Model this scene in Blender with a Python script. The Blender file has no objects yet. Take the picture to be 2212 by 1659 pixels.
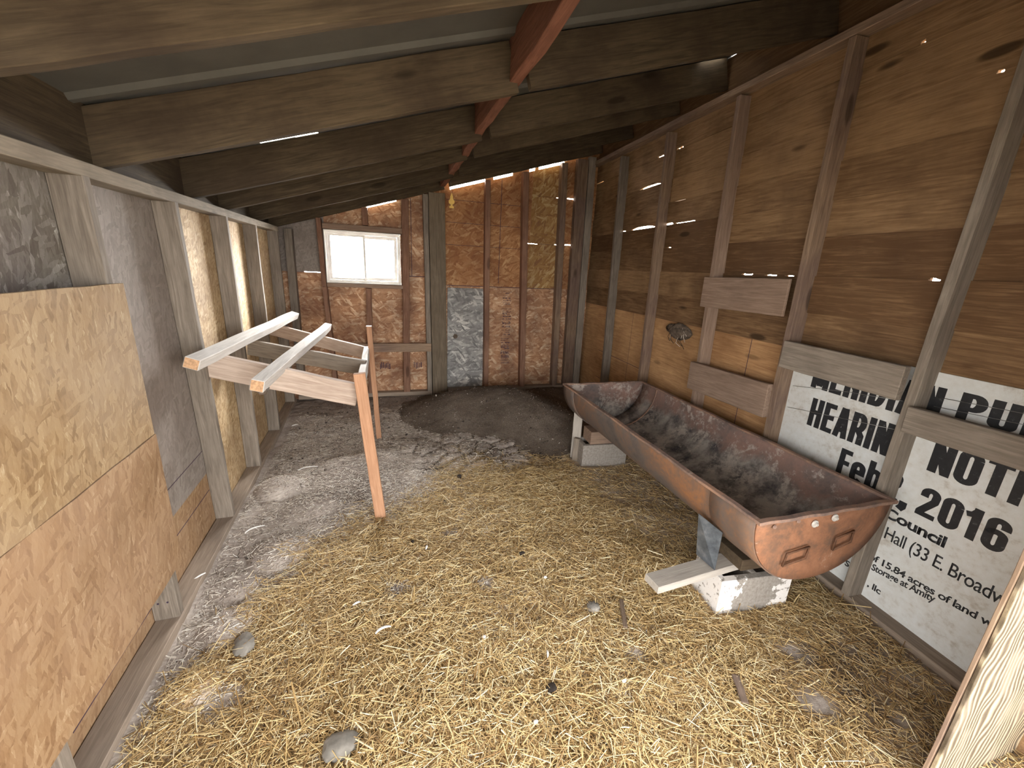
import bpy, bmesh, math, random
import numpy as np
from mathutils import Vector, Matrix

scene = bpy.context.scene
COL = scene.collection
random.seed(7)
rng = np.random.default_rng(11)

# ------------------------------------------------------------------ camera
cam_d = bpy.data.cameras.new('camera')
cam_d.sensor_width = 36.0
cam_d.lens = 876.406 / 2212 * 36.0
cam_d.clip_start = 0.02
cam_d.clip_end = 200
cam = bpy.data.objects.new('camera', cam_d)
COL.objects.link(cam)
# world directions of the camera's right, down and forward
_v1 = Vector((839 - 1106, 568 - 829.5, 876.406)).normalized()      # room depth as seen by the camera
_v2 = Vector((951 - 1106, 3925 - 829.5, 876.406)).normalized()     # straight down as seen by the camera
_Z = -_v2
_X = _v1.cross(_Z).normalized()
_Y = _Z.cross(_X)
right = Vector((_X.x, _Y.x, _Z.x)); down = Vector((_X.y, _Y.y, _Z.y)); fwd = Vector((_X.z, _Y.z, _Z.z))
M = Matrix.Identity(4)
for i in range(3):
    M[i][0] = right[i]; M[i][1] = -down[i]; M[i][2] = -fwd[i]
M[0][3], M[1][3], M[2][3] = 0.0, 0.0, 1.5
cam.matrix_world = M
scene.camera = cam

# ------------------------------------------------------------------ view, world, lights
scene.view_settings.view_transform = 'Standard'
scene.view_settings.look = 'None'
scene.view_settings.gamma = 1.0
scene.view_settings.use_curve_mapping = False
scene.view_settings.exposure = 2.3

world = bpy.data.worlds.new('overcast_sky')
scene.world = world
world.use_nodes = True
wn = world.node_tree
bg = wn.nodes['Background']
bg.inputs['Color'].default_value = (1.0, 0.985, 0.955, 1)
# bright overcast with the hidden sun beyond the back wall, towards the window side
tc = wn.nodes.new('ShaderNodeTexCoord')
dp = wn.nodes.new('ShaderNodeVectorMath'); dp.operation = 'DOT_PRODUCT'
sd = Vector((.42, .80, .40)).normalized()
dp.inputs[1].default_value = sd
wn.links.new(tc.outputs['Generated'], dp.inputs[0])
mx0 = wn.nodes.new('ShaderNodeMath'); mx0.operation = 'MAXIMUM'; mx0.inputs[1].default_value = 0.0
wn.links.new(dp.outputs['Value'], mx0.inputs[0])
pw = wn.nodes.new('ShaderNodeMath'); pw.operation = 'POWER'; pw.inputs[1].default_value = 4.0
wn.links.new(mx0.outputs[0], pw.inputs[0])
ml = wn.nodes.new('ShaderNodeMath'); ml.operation = 'MULTIPLY_ADD'; ml.inputs[1].default_value = 52.0; ml.inputs[2].default_value = 2.35
wn.links.new(pw.outputs[0], ml.inputs[0])
wn.links.new(ml.outputs[0], bg.inputs['Strength'])


def portal(name, loc, rot, sx, sy):
    l = bpy.data.lights.new(name, 'AREA')
    l.shape = 'RECTANGLE'; l.size = sx; l.size_y = sy
    l.cycles.is_portal = True
    o = bpy.data.objects.new(name, l)
    o.location = loc; o.rotation_euler = rot
    COL.objects.link(o)


# an area light shines along its local -Z
portal('doorway_portal', (0.53, 0.28, 0.91), (math.radians(90), 0, 0), 2.75, 1.85)
portal('window_portal', (-0.24, 4.86, 1.53), (math.radians(-90), 0, 0), 0.8, 0.6)


# ------------------------------------------------------------------ node helpers
def new_mat(name):
    m = bpy.data.materials.new(name)
    m.use_nodes = True
    nt = m.node_tree
    for n in list(nt.nodes):
        nt.nodes.remove(n)
    out = nt.nodes.new('ShaderNodeOutputMaterial')
    bs = nt.nodes.new('ShaderNodeBsdfPrincipled')
    nt.links.new(bs.outputs[0], out.inputs[0])
    return m, nt, bs


class G:
    """tiny node builder"""
    def __init__(s, nt): s.nt = nt
    def L(s, a, b): s.nt.links.new(a, b)
    def n(s, t, **kw):
        x = s.nt.nodes.new(t)
        for k, v in kw.items(): setattr(x, k, v)
        return x
    def setin(s, node, key, v):
        if v is None: return
        if hasattr(v, 'links') or isinstance(v, bpy.types.NodeSocket): s.L(v, node.inputs[key])
        else: node.inputs[key].default_value = v
    def obj(s): return s.n('ShaderNodeTexCoord').outputs['Object']
    def rnd(s): return s.n('ShaderNodeObjectInfo').outputs['Random']
    def island(s): return s.n('ShaderNodeNewGeometry').outputs['Random Per Island']
    def mapping(s, v, scale=(1, 1, 1), rot=(0, 0, 0), loc=(0, 0, 0)):
        m = s.n('ShaderNodeMapping'); s.L(v, m.inputs[0])
        m.inputs['Scale'].default_value = scale; m.inputs['Rotation'].default_value = rot; m.inputs['Location'].default_value = loc
        return m.outputs[0]
    def noise(s, v, scale, detail=4, rough=.55, dist=0.0):
        m = s.n('ShaderNodeTexNoise'); s.L(v, m.inputs['Vector'])
        m.inputs['Scale'].default_value = scale; m.inputs['Detail'].default_value = detail
        m.inputs['Roughness'].default_value = rough; m.inputs['Distortion'].default_value = dist
        return m.outputs['Fac']
    def vor(s, v, scale, feature='F1', out='Distance', rnd=1.0):
        m = s.n('ShaderNodeTexVoronoi', feature=feature); s.L(v, m.inputs['Vector'])
        m.inputs['Scale'].default_value = scale; m.inputs['Randomness'].default_value = rnd
        return m.outputs[out]
    def math(s, op, a, b=0.5, clamp=False):
        m = s.n('ShaderNodeMath', operation=op, use_clamp=clamp)
        s.setin(m, 0, a); s.setin(m, 1, b); return m.outputs[0]
    def vadd(s, a, b):
        m = s.n('ShaderNodeVectorMath', operation='ADD'); s.setin(m, 0, a); s.setin(m, 1, b); return m.outputs[0]
    def ramp(s, f, stops, interp='LINEAR'):
        r = s.n('ShaderNodeValToRGB'); s.L(f, r.inputs[0]); cr = r.color_ramp; cr.interpolation = interp
        while len(cr.elements) < len(stops): cr.elements.new(0.5)
        for e, (p, c) in zip(cr.elements, stops):
            e.position = p; e.color = (c[0], c[1], c[2], 1) if not isinstance(c, (int, float)) else (c, c, c, 1)
        return r.outputs[0]
    def mix(s, f, a, b, blend='MIX'):
        m = s.n('ShaderNodeMix', data_type='RGBA', blend_type=blend)
        s.setin(m, 0, f)
        for key, v in ((6, a), (7, b)):
            if isinstance(v, tuple): m.inputs[key].default_value = (v[0], v[1], v[2], 1)
            else: s.L(v, m.inputs[key])
        return m.outputs[2]
    def bump(s, h, strength=.3, dist=.01, normal=None):
        b = s.n('ShaderNodeBump'); s.L(h, b.inputs['Height'])
        b.inputs['Strength'].default_value = strength; b.inputs['Distance'].default_value = dist
        if normal is not None: s.L(normal, b.inputs['Normal'])
        return b.outputs[0]


def wood(name, c0, c1, knots=.5, stain=.5, rough=.85, stain_col=(.06, .045, .075), bump=.35, island=False):
    """sawn timber, grain along local X"""
    m, nt, bs = new_mat(name); g = G(nt)
    r = g.island() if island else g.rnd()
    off = g.n('ShaderNodeCombineXYZ'); g.L(g.math('MULTIPLY', r, 37.0), off.inputs[0]); g.L(g.math('MULTIPLY', r, 13.0), off.inputs[1]); g.L(g.math('MULTIPLY', r, 5.0), off.inputs[2])
    v = g.vadd(g.obj(), off.outputs[0])
    kn = g.vor(g.mapping(v, (1.6, 5.5, 5.5)), 1.0, out='Distance')
    knot = g.ramp(kn, [(0.0, 1.0), (0.085, .9), (0.13, 0.0)])
    grain = g.noise(g.mapping(v, (2.0, 26, 26)), 2.2, 6, .6, .9)
    fine = g.noise(g.mapping(v, (6.0, 130, 130)), 1.6, 3, .6)
    f = g.math('ADD', g.math('MULTIPLY', grain, .72), g.math('MULTIPLY', fine, .3))
    tone = g.math('ADD', f, g.math('MULTIPLY', g.math('SUBTRACT', r, .5), .42 if island else .20))
    col = g.ramp(tone, [(0.30, c0), (0.52, tuple((a + b) / 2 for a, b in zip(c0, c1))), (0.72, c1)])
    big = g.noise(v, 2.6, 5, .6)
    col = g.mix(g.math('MULTIPLY', g.ramp(big, [(.42, 0.0), (.68, 1.0)]), stain), col, stain_col)
    col = g.mix(g.math('MULTIPLY', knot, knots), col, tuple(c * .28 for c in c0))
    g.L(col, bs.inputs['Base Color'])
    bs.inputs['Roughness'].default_value = rough
    bs.inputs['Specular IOR Level'].default_value = .2
    g.L(g.bump(f, bump, .004), bs.inputs['Normal'])
    return m


def osb(name, dark, mid, light, pale=(.7, .6, .42), dirt=(.16, .13, .11), dirt_amt=.3, flake=1.0, tilt=0.0, contrast=1.0, bscale=1.0):
    """oriented strand board, flakes run mostly along local Y when tilt=0"""
    m, nt, bs = new_mat(name); g = G(nt)
    r = g.rnd()
    off = g.n('ShaderNodeCombineXYZ'); g.L(g.math('MULTIPLY', r, 11.0), off.inputs[0]); g.L(g.math('MULTIPLY', r, 23.0), off.inputs[1])
    v0 = g.vadd(g.obj(), off.outputs[0])
    wv = g.n('ShaderNodeVectorMath', operation='SCALE')
    nz = g.n('ShaderNodeTexNoise'); g.L(v0, nz.inputs['Vector']); nz.inputs['Scale'].default_value = 9.0
    g.L(nz.outputs['Color'], wv.inputs[0]); wv.inputs['Scale'].default_value = .02
    v = g.vadd(v0, wv.outputs[0])
    w2 = g.n('ShaderNodeVectorMath', operation='SCALE')
    n2 = g.n('ShaderNodeTexNoise'); g.L(v0, n2.inputs['Vector']); n2.inputs['Scale'].default_value = 70.0
    g.L(n2.outputs['Color'], w2.inputs[0]); w2.inputs['Scale'].default_value = .009
    v = g.vadd(v, w2.outputs[0])
    vals = []
    for ang, sx, sy in ((.10, 42, 11), (-.28, 60, 15), (.38, 48, 13), (1.25, 52, 16)):
        mp = g.mapping(v, (1, 1, 1), (0, 0, ang + tilt))
        mp = g.mapping(mp, (sx * flake * 1.8, sy * flake * 1.6, .01))
        c = g.n('ShaderNodeTexVoronoi'); g.L(mp, c.inputs['Vector']); c.inputs['Scale'].default_value = 1.0
        sep = g.n('ShaderNodeSeparateColor'); g.L(c.outputs['Color'], sep.inputs[0])
        vals.append(sep)
    a = vals[0].outputs[0]
    for k in (1, 2, 3):
        sel = g.math('GREATER_THAN', vals[k].outputs[1], (.58, .58, .80)[k - 1])
        mx = g.n('ShaderNodeMix', data_type='FLOAT'); g.L(sel, mx.inputs[0]); g.L(a, mx.inputs[2]); g.L(vals[k].outputs[0], mx.inputs[3])
        a = mx.outputs[0]
    fib = g.noise(g.mapping(v, (110, 22, 1), (0, 0, 0)), 1.3, 5, .7)
    val = g.math('ADD', g.math('MULTIPLY', a, .55 * contrast), g.math('MULTIPLY', fib, .62))
    col = g.ramp(val, [(.18, dark), (.5, mid), (.85, light), (1.0, pale)])
    big = g.noise(v0, 1.7 * bscale, 6, .65)
    col = g.mix(g.math('MULTIPLY', g.ramp(big, [(.38, 0.0), (.66, 1.0)]), dirt_amt), col, dirt)
    g.L(col, bs.inputs['Base Color'])
    bs.inputs['Roughness'].default_value = .8
    bs.inputs['Specular IOR Level'].default_value = .25
    g.L(g.bump(val, .3, .002), bs.inputs['Normal'])
    return m


def plain(name, col, rough=.7, metal=0.0, nscale=20, var=.25, bump=.15, col2=None, detail=5, spec=.3):
    m, nt, bs = new_mat(name); g = G(nt)
    v = g.obj()
    n = g.noise(v, nscale, detail, .6)
    c2 = col2 or tuple(c * (1 - var) for c in col)
    g.L(g.ramp(n, [(.35, c2), (.65, col)]), bs.inputs['Base Color'])
    bs.inputs['Roughness'].default_value = rough; bs.inputs['Metallic'].default_value = metal
    bs.inputs['Specular IOR Level'].default_value = spec
    if bump: g.L(g.bump(n, bump, .004), bs.inputs['Normal'])
    return m


MT = {}
MT['grey_wood'] = wood('grey_weathered_wood', (.14, .115, .092), (.34, .29, .24), .55, .35, stain_col=(.09, .07, .055))
MT['post_wood'] = wood('grey_brown_post_wood', (.10, .08, .055), (.24, .19, .14), .3, .4, stain_col=(.08, .06, .04))
MT['rafter_wood'] = wood('rafter_wood', (.040, .029, .017), (.13, .095, .058), .6, .8, stain_col=(.045, .03, .02))
MT['beam_wood'] = wood('reddish_beam_wood', (.13, .05, .03), (.34, .155, .10), .6, .4, stain_col=(.09, .04, .025))
MT['top_wood'] = wood('aged_plate_wood', (.12, .095, .07), (.30, .25, .19), .5, .5, stain_col=(.08, .06, .04))
MT['stud_brown'] = wood('brown_stud_wood', (.14, .09, .06), (.37, .265, .185), .7, .35, stain_col=(.08, .05, .075))
MT['stud_red'] = wood('reddish_stud_wood', (.16, .08, .05), (.33, .19, .13), .6, .45, stain_col=(.08, .04, .03))
MT['block_wood'] = wood('blocking_wood', (.19, .125, .09), (.40, .29, .22), .6, .35, stain_col=(.13, .09, .07))
MT['roost_wood'] = wood('pale_roost_wood', (.40, .30, .24), (.72, .60, .51), .8, .35, stain_col=(.20, .14, .11))
MT['pole_wood'] = wood('grey_pole_wood', (.50, .47, .44), (.80, .77, .73), .35, .4, stain_col=(.40, .37, .34))
MT['leg_wood'] = wood('fresh_leg_wood', (.34, .17, .095), (.56, .33, .205), .7, .3, stain_col=(.24, .13, .075))
MT['cut_end'] = plain('sawn_end_grain', (.62, .38, .22), .85, 0, 90, .4, .2)
MT['plank_wood'] = wood('pale_grey_plank_wood', (.26, .235, .205), (.46, .42, .38), .2, .5, stain_col=(.40, .37, .33))
MT['siding'] = wood('siding_board_wood', (.14, .078, .038), (.37, .235, .125), .9, .5, stain_col=(.065, .034, .018), island=True, bump=.3)
MT['post_grain'] = None
MT['ply_orange'] = wood('orange_plywood', (.34, .175, .08), (.68, .43, .22), .5, .45, stain_col=(.17, .075, .03))
MT['osb_fresh'] = osb('osb_fresh_tan', (.155, .09, .040), (.245, .155, .075), (.325, .225, .12), (.50, .41, .27), dirt=(.36, .28, .20), dirt_amt=.5, flake=.8)
MT['osb_fresh2'] = osb('osb_warm_tan', (.175, .095, .045), (.265, .158, .080), (.335, .22, .122), (.49, .365, .24), dirt=(.34, .23, .16), dirt_amt=.35, flake=.8)
MT['osb_grey'] = osb('osb_grey_aged', (.17, .14, .12), (.255, .22, .195), (.34, .30, .265), (.52, .47, .42), dirt=(.15, .11, .085), dirt_amt=.5, flake=.8, contrast=.6)
MT['osb_dark'] = osb('osb_dark_aged', (.10, .085, .065), (.17, .15, .125), (.27, .25, .22), (.60, .58, .54), dirt=(.09, .06, .075), dirt_amt=.6, flake=.7)
MT['osb_orange'] = osb('osb_orange_brown', (.30, .14, .075), (.47, .255, .14), (.60, .37, .225), (.76, .56, .38), dirt=(.15, .07, .045), dirt_amt=.75, flake=.5, tilt=1.2, bscale=1.7, contrast=1.35)
MT['osb_rust'] = osb('osb_dark_orange', (.25, .105, .045), (.39, .185, .08), (.49, .265, .125), (.60, .38, .20), dirt=(.17, .07, .035), dirt_amt=.55, flake=.5, tilt=.8, contrast=1.2, bscale=1.4)
MT['osb_gold'] = osb('osb_golden', (.24, .155, .07), (.46, .315, .165), (.62, .475, .29), (.76, .66, .48), dirt=(.20, .12, .075), dirt_amt=.5, flake=1.1, bscale=1.5)
MT['osb_rust2'] = osb('osb_yellow_brown', (.22, .11, .075), (.36, .20, .07), (.46, .29, .12), (.60, .45, .24), dirt=(.20, .09, .04), dirt_amt=.5, flake=.5, tilt=.4, contrast=1.3)
MT['osb_lightgrey'] = osb('osb_weathered_grey', (.12, .115, .115), (.30, .29, .28), (.46, .45, .43), (.72, .70, .66), dirt=(.16, .155, .155), dirt_amt=.7, flake=.45, tilt=1.25, bscale=2.6, contrast=1.3)
MT['ink'] = plain('faded_black_ink', (.085, .05, .075), .9, 0, 60, .3, 0)
MT['metal_roof'] = plain('galvanised_roof_metal', (.135, .13, .115), .55, .15, 6, .2, .05)
MT['vinyl'] = plain('white_window_vinyl', (.88, .86, .82), .5, 0, 12, .12, .03, col2=(.74, .70, .66))
MT['lumber_plate'] = wood('dusty_sill_wood', (.22, .17, .13), (.42, .34, .27), .3, .5, stain_col=(.17, .14, .12))
MT['washer'] = plain('pale_steel_washer', (.72, .70, .66), .5, .3, 60, .3, .1)
MT['nail'] = plain('rusty_nail_steel', (.06, .04, .075), .7, .4, 50, .3, .1)
MT['wire'] = plain('thin_galvanised_wire', (.42, .41, .40), .4, .8, 60, .3, 0)
MT['freshener'] = plain('yellow_card', (.95, .66, .20), .7, 0, 40, .12, 0)
MT['string'] = plain('thin_string', (.5, .45, .38), .9, 0, 60, .2, 0)
MT['feather'] = plain('white_feather', (.85, .84, .82), .8, 0, 60, .12, 0)
MT['stone'] = plain('grey_stone', (.30, .28, .25), .9, 0, 18, .45, .5)
MT['pale_stone'] = plain('pale_dry_earth_clod', (.40, .34, .30), .95, 0, 18, .25, .5)
MT['dark_chip'] = wood('dark_wood_chip', (.10, .07, .05), (.26, .19, .14), .1, .2)
MT['dropping'] = plain('dark_dropping', (.045, .035, .03), .9, 0, 60, .5, .3)
MT['mud'] = plain('dried_mud', (.17, .13, .10), .95, 0, 40, .55, .8)
MT['exterior'] = plain('exterior_gravel', (.13, .115, .095), .95, 0, 3, .2, 0)


def steel_sheet():
    m, nt, bs = new_mat('blue_grey_sheet_steel'); g = G(nt); v = g.obj()
    n = g.noise(v, 14, 6, .65)
    g.L(g.ramp(n, [(.3, (.055, .065, .08)), (.55, (.15, .17, .195)), (.8, (.36, .37, .38))]), bs.inputs['Base Color'])
    bs.inputs['Metallic'].default_value = .45; bs.inputs['Roughness'].default_value = .5
    return m


def rust(name, stops, sc=3.2, crust=None, crust_lo=.56, rough=.75, streak=False, ash=False):
    m, nt, bs = new_mat(name); g = G(nt); v = g.obj()
    vv = g.mapping(v, (1, 1, .45)) if streak else v
    n = g.noise(vv, sc, 8, .68, .6)
    f = g.noise(v, 45, 5, .7)
    h = g.math('ADD', g.math('MULTIPLY', n, .8), g.math('MULTIPLY', f, .22))
    col = g.ramp(h, stops)
    if ash:
        sz = g.n('ShaderNodeSeparateXYZ'); g.L(v, sz.inputs[0])
        am = g.math('ADD', g.math('ADD', g.math('MULTIPLY', sz.outputs[2], -3.2), 1.65), g.math('MULTIPLY', g.math('SUBTRACT', g.noise(v, 4, 5, .65), .5), 1.5))
        ac = g.ramp(g.noise(v, 7, 7, .7), [(.36, (.05, .06, .075)), (.46, (.20, .19, .18)), (.60, (.50, .47, .43))])
        col = g.mix(g.math('MULTIPLY', g.ramp(am, [(-.1, 0.0), (.3, 1.0)]), .85), col, ac)
    if crust:
        c1 = g.noise(v, 5.5, 6, .7, .5); c2 = g.noise(v, 34, 5, .75)
        cm = g.ramp(g.math('ADD', g.math('MULTIPLY', c1, .6), g.math('MULTIPLY', c2, .4)), [(crust_lo, 0.0), (crust_lo + .07, 1.0)])
        col = g.mix(g.math('MULTIPLY', cm, .75), col, crust)
    g.L(col, bs.inputs['Base Color'])
    bs.inputs['Roughness'].default_value = rough; bs.inputs['Metallic'].default_value = .15
    bs.inputs['Specular IOR Level'].default_value = .35
    g.L(g.bump(h, .35, .006), bs.inputs['Normal'])
    return m


MT['steel'] = steel_sheet()
MT['rust_out'] = rust('rusted_steel_outside', [(.34, (.065, .06, .06)), (.48, (.135, .11, .098)), (.57, (.19, .12, .085)), (.68, (.32, .15, .07)), (.85, (.40, .20, .10))], 2.4)
MT['rust_in'] = rust('sooty_rusted_steel_inside', [(.34, (.13, .11, .105)), (.46, (.23, .165, .145)), (.56, (.31, .195, .16)), (.68, (.38, .235, .19)), (.85, (.46, .35, .29))], 2.6, crust=(.60, .53, .47), crust_lo=.515, ash=True)
MT['rust_end'] = rust('orange_rusted_end_plate', [(.34, (.10, .075, .065)), (.46, (.20, .11, .07)), (.54, (.31, .145, .08)), (.64, (.38, .19, .11)), (.80, (.24, .17, .13))], 4.0, crust=(.60, .46, .36), crust_lo=.60)
MT['rust_rim'] = rust('rusty_rim_steel', [(.32, (.10, .08, .075)), (.47, (.24, .16, .13)), (.6, (.40, .24, .165)), (.8, (.50, .31, .2))], 6.0, crust=(.55, .46, .38), crust_lo=.56)
MT['rust_dark'] = plain('dark_rusty_iron', (.17, .085, .05), .8, .3, 30, .5, .2)


def concrete(painted):
    m, nt, bs = new_mat('painted_concrete' if painted else 'grey_concrete'); g = G(nt); v = g.obj()
    n = g.noise(v, 60, 5, .7)
    col = g.ramp(n, [(.3, (.20, .175, .15)), (.7, (.37, .34, .31))])
    if painted:
        # leftover white paint clings to both ends of the front face
        sp = g.n('ShaderNodeSeparateXYZ'); g.L(v, sp.inputs[0])
        ax = g.math('ABSOLUTE', g.math('SUBTRACT', sp.outputs[0], .0))
        e = g.math('ADD', g.math('MULTIPLY', ax, 5.0), g.math('MULTIPLY', g.math('SUBTRACT', g.noise(v, 11, 5, .65), .5), 1.6))
        pm = g.ramp(e, [(.50, 0.0), (.53, 1.0)])
        sm = g.ramp(g.noise(v, 42, 4, .6), [(.36, 0.0), (.42, 1.0)])
        col = g.mix(g.math('MULTIPLY', pm, sm), col, (.78, .75, .73))
    g.L(col, bs.inputs['Base Color']); bs.inputs['Roughness'].default_value = .95
    g.L(g.bump(n, .5, .006), bs.inputs['Normal'])
    return m


MT['block_painted'] = concrete(True)
MT['block_grey'] = concrete(False)


def sign_mat():
    m, nt, bs = new_mat('dirty_white_sign_face'); g = G(nt); v = g.obj()
    a = g.noise(v, 3.5, 7, .7); b = g.noise(v, 30, 6, .75)
    d = g.math('ADD', g.math('MULTIPLY', a, .55), g.math('MULTIPLY', b, .45))
    col = g.ramp(d, [(.40, (.72, .745, .75)), (.52, (.66, .67, .655)), (.60, (.52, .50, .46)), (.68, (.27, .23, .20))])
    g.L(col, bs.inputs['Base Color']); bs.inputs['Roughness'].default_value = .5
    return m


def letter_mat():
    m, nt, bs = new_mat('worn_black_print'); g = G(nt); v = g.obj()
    b = g.noise(v, 45, 6, .75)
    g.L(g.ramp(b, [(.3, (.012, .013, .016)), (.60, (.020, .022, .026)), (.72, (.14, .14, .14))]), bs.inputs['Base Color'])
    bs.inputs['Roughness'].default_value = .5
    return m


MT['sign'] = sign_mat(); MT['letters'] = letter_mat()


def straw_mat(name, stops):
    m, nt, bs = new_mat(name); g = G(nt)
    g.L(g.ramp(g.island(), stops), bs.inputs['Base Color'])
    bs.inputs['Roughness'].default_value = .55; bs.inputs['Specular IOR Level'].default_value = .35
    return m


MT['straw'] = straw_mat('dry_straw', [(0, (.24, .14, .055)), (.25, (.45, .30, .13)), (.55, (.64, .465, .22)), (.8, (.77, .61, .34)), (1.0, (.90, .80, .57))])
MT['straw_grey'] = straw_mat('dusty_chaff', [(0, (.26, .21, .18)), (.3, (.50, .43, .36)), (.7, (.72, .66, .58)), (1.0, (.88, .85, .80))])


def floor_mat():
    m, nt, bs = new_mat('dry_earth_floor'); g = G(nt); v = g.obj()
    at = g.n('ShaderNodeVertexColor', layer_name='cover')
    sep = g.n('ShaderNodeSeparateColor'); g.L(at.outputs['Color'], sep.inputs[0])
    a = g.noise(v, 5, 7, .7); b = g.noise(v, 70, 5, .7)
    earth = g.ramp(g.math('ADD', g.math('MULTIPLY', a, .6), g.math('MULTIPLY', b, .4)), [(.36, (.23, .19, .165)), (.5, (.43, .375, .335)), (.64, (.60, .54, .49))])
    speck = g.ramp(g.noise(v, 160, 3, .7), [(.60, 0.0), (.68, 1.0)])
    earth = g.mix(g.math('MULTIPLY', speck, .45), earth, (.60, .54, .48))
    st = g.ramp(g.noise(v, 130, 4, .7), [(.35, (.26, .17, .09)), (.5, (.46, .33, .19)), (.66, (.68, .54, .34))])
    cf = g.math('ADD', g.math('MULTIPLY', g.math('SUBTRACT', sep.outputs[0], .5), 2.2), g.math('ADD', .5, g.math('MULTIPLY', g.math('SUBTRACT', g.noise(v, 38, 6, .75), .5), 2.6)), clamp=True)
    col = g.mix(cf, earth, st)
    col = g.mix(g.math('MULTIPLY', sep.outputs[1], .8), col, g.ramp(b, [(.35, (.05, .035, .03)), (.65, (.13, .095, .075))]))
    g.L(col, bs.inputs['Base Color']); bs.inputs['Roughness'].default_value = .97
    bs.inputs['Specular IOR Level'].default_value = .1
    g.L(g.bump(b, .6, .006), bs.inputs['Normal'])
    return m


MT['floor'] = floor_mat()


def heap_mat():
    m, nt, bs = new_mat('dark_compost'); g = G(nt); v = g.obj()
    b = g.noise(v, 90, 5, .75); a = g.noise(v, 4, 4, .6)
    col = g.ramp(g.math('ADD', g.math('MULTIPLY', a, .4), g.math('MULTIPLY', b, .6)), [(.36, (.10, .078, .06)), (.52, (.185, .15, .122)), (.66, (.29, .245, .205))])
    col = g.mix(g.ramp(g.noise(v, 210, 2, .6), [(.68, 0.0), (.74, .7)]), col, (.5, .44, .38))
    g.L(col, bs.inputs['Base Color']); bs.inputs['Roughness'].default_value = 1.0
    bs.inputs['Specular IOR Level'].default_value = .05
    g.L(g.bump(b, .9, .012), bs.inputs['Normal'])
    return m


MT['heap'] = heap_mat()


def grain_mat():
    """deeply weathered grain: pale raised ridges with dark grooves, running along local X"""
    m, nt, bs = new_mat('weathered_raised_grain'); g = G(nt); v = g.obj()
    warp = g.noise(g.mapping(v, (2.6, 5, 5)), 1.3, 2, .4)
    sp = g.n('ShaderNodeSeparateXYZ'); g.L(v, sp.inputs[0])
    ph = g.math('ADD', g.math('MULTIPLY', sp.outputs[1], 300.0), g.math('MULTIPLY', warp, 46.0))
    s = g.math('ADD', g.math('MULTIPLY', g.math('SINE', ph), .5), .5)
    rag = g.noise(v, 120, 4, .7)
    h = g.math('ADD', g.math('MULTIPLY', s, .75), g.math('MULTIPLY', rag, .35))
    col = g.ramp(h, [(.2, (.07, .05, .03)), (.5, (.15, .115, .072)), (.74, (.28, .22, .14)), (.95, (.38, .31, .205))])
    big = g.ramp(g.noise(g.mapping(v, (3, 6, 6)), 1.5, 3, .5), [(.5, 0.0), (.62, 1.0)])
    col = g.mix(g.math('MULTIPLY', big, .55), col, (.27, .215, .16))
    g.L(col, bs.inputs['Base Color']); bs.inputs['Roughness'].default_value = .9
    g.L(g.bump(h, .9, .006), bs.inputs['Normal'])
    return m


MT['post_grain'] = grain_mat()


def glass_mat():
    m, nt, bs = new_mat('fly_specked_glass'); g = G(nt); v = g.obj()
    nt.nodes.remove(bs)
    out = [n for n in nt.nodes if n.type == 'OUTPUT_MATERIAL'][0]
    tr = g.n('ShaderNodeBsdfTransparent'); gl = g.n('ShaderNodeBsdfGlossy'); gl.inputs['Roughness'].default_value = .05
    fr = g.n('ShaderNodeFresnel'); mx = g.n('ShaderNodeMixShader')
    g.L(fr.outputs[0], mx.inputs[0]); g.L(tr.outputs[0], mx.inputs[1]); g.L(gl.outputs[0], mx.inputs[2])
    df = g.n('ShaderNodeBsdfDiffuse'); df.inputs['Color'].default_value = (.2, .2, .2, 1)
    sp = g.ramp(g.vor(v, 42), [(.16, .985), (.26, 0.0)])
    where = g.ramp(g.noise(v, 9, 3, .5), [(.5, 0.0), (.56, 1.0)])
    mx2 = g.n('ShaderNodeMixShader'); g.L(g.math('MULTIPLY', sp, where), mx2.inputs[0]); g.L(mx.outputs[0], mx2.inputs[1]); g.L(df.outputs[0], mx2.inputs[2])
    g.L(mx2.outputs[0], out.inputs[0])
    return m


MT['glass'] = glass_mat()


# ------------------------------------------------------------------ object helpers
def tag(o, label=None, cat=None, group=None, kind=None):
    if label: o['label'] = label
    if cat: o['category'] = cat
    if group: o['group'] = group
    if kind: o['kind'] = kind
    return o


def link(name, me, mats, mw=None, parent=None):
    for m in (mats if isinstance(mats, (list, tuple)) else [mats]):
        me.materials.append(MT[m] if isinstance(m, str) else m)
    o = bpy.data.objects.new(name, me)
    COL.objects.link(o)
    if parent is not None:
        o.parent = parent
        o.matrix_parent_inverse = Matrix.Identity(4)
        o.matrix_basis = parent.matrix_world.inverted() @ (mw or parent.matrix_world)
    elif mw is not None:
        o.matrix_world = mw
    return o


def empty(name, loc, mw=None):
    o = bpy.data.objects.new(name, None)
    o.empty_display_size = .1
    o.matrix_world = mw if mw is not None else Matrix.Translation(Vector(loc))
    o.location = o.matrix_world.to_translation()
    COL.objects.link(o)
    return o


def frame(origin, xd, yd):
    x = Vector(xd).normalized(); y = Vector(yd); y = (y - x * y.dot(x)).normalized(); z = x.cross(y)
    m = Matrix.Identity(4)
    for i in range(3):
        m[i][0] = x[i]; m[i][1] = y[i]; m[i][2] = z[i]; m[i][3] = origin[i]
    return m


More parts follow.
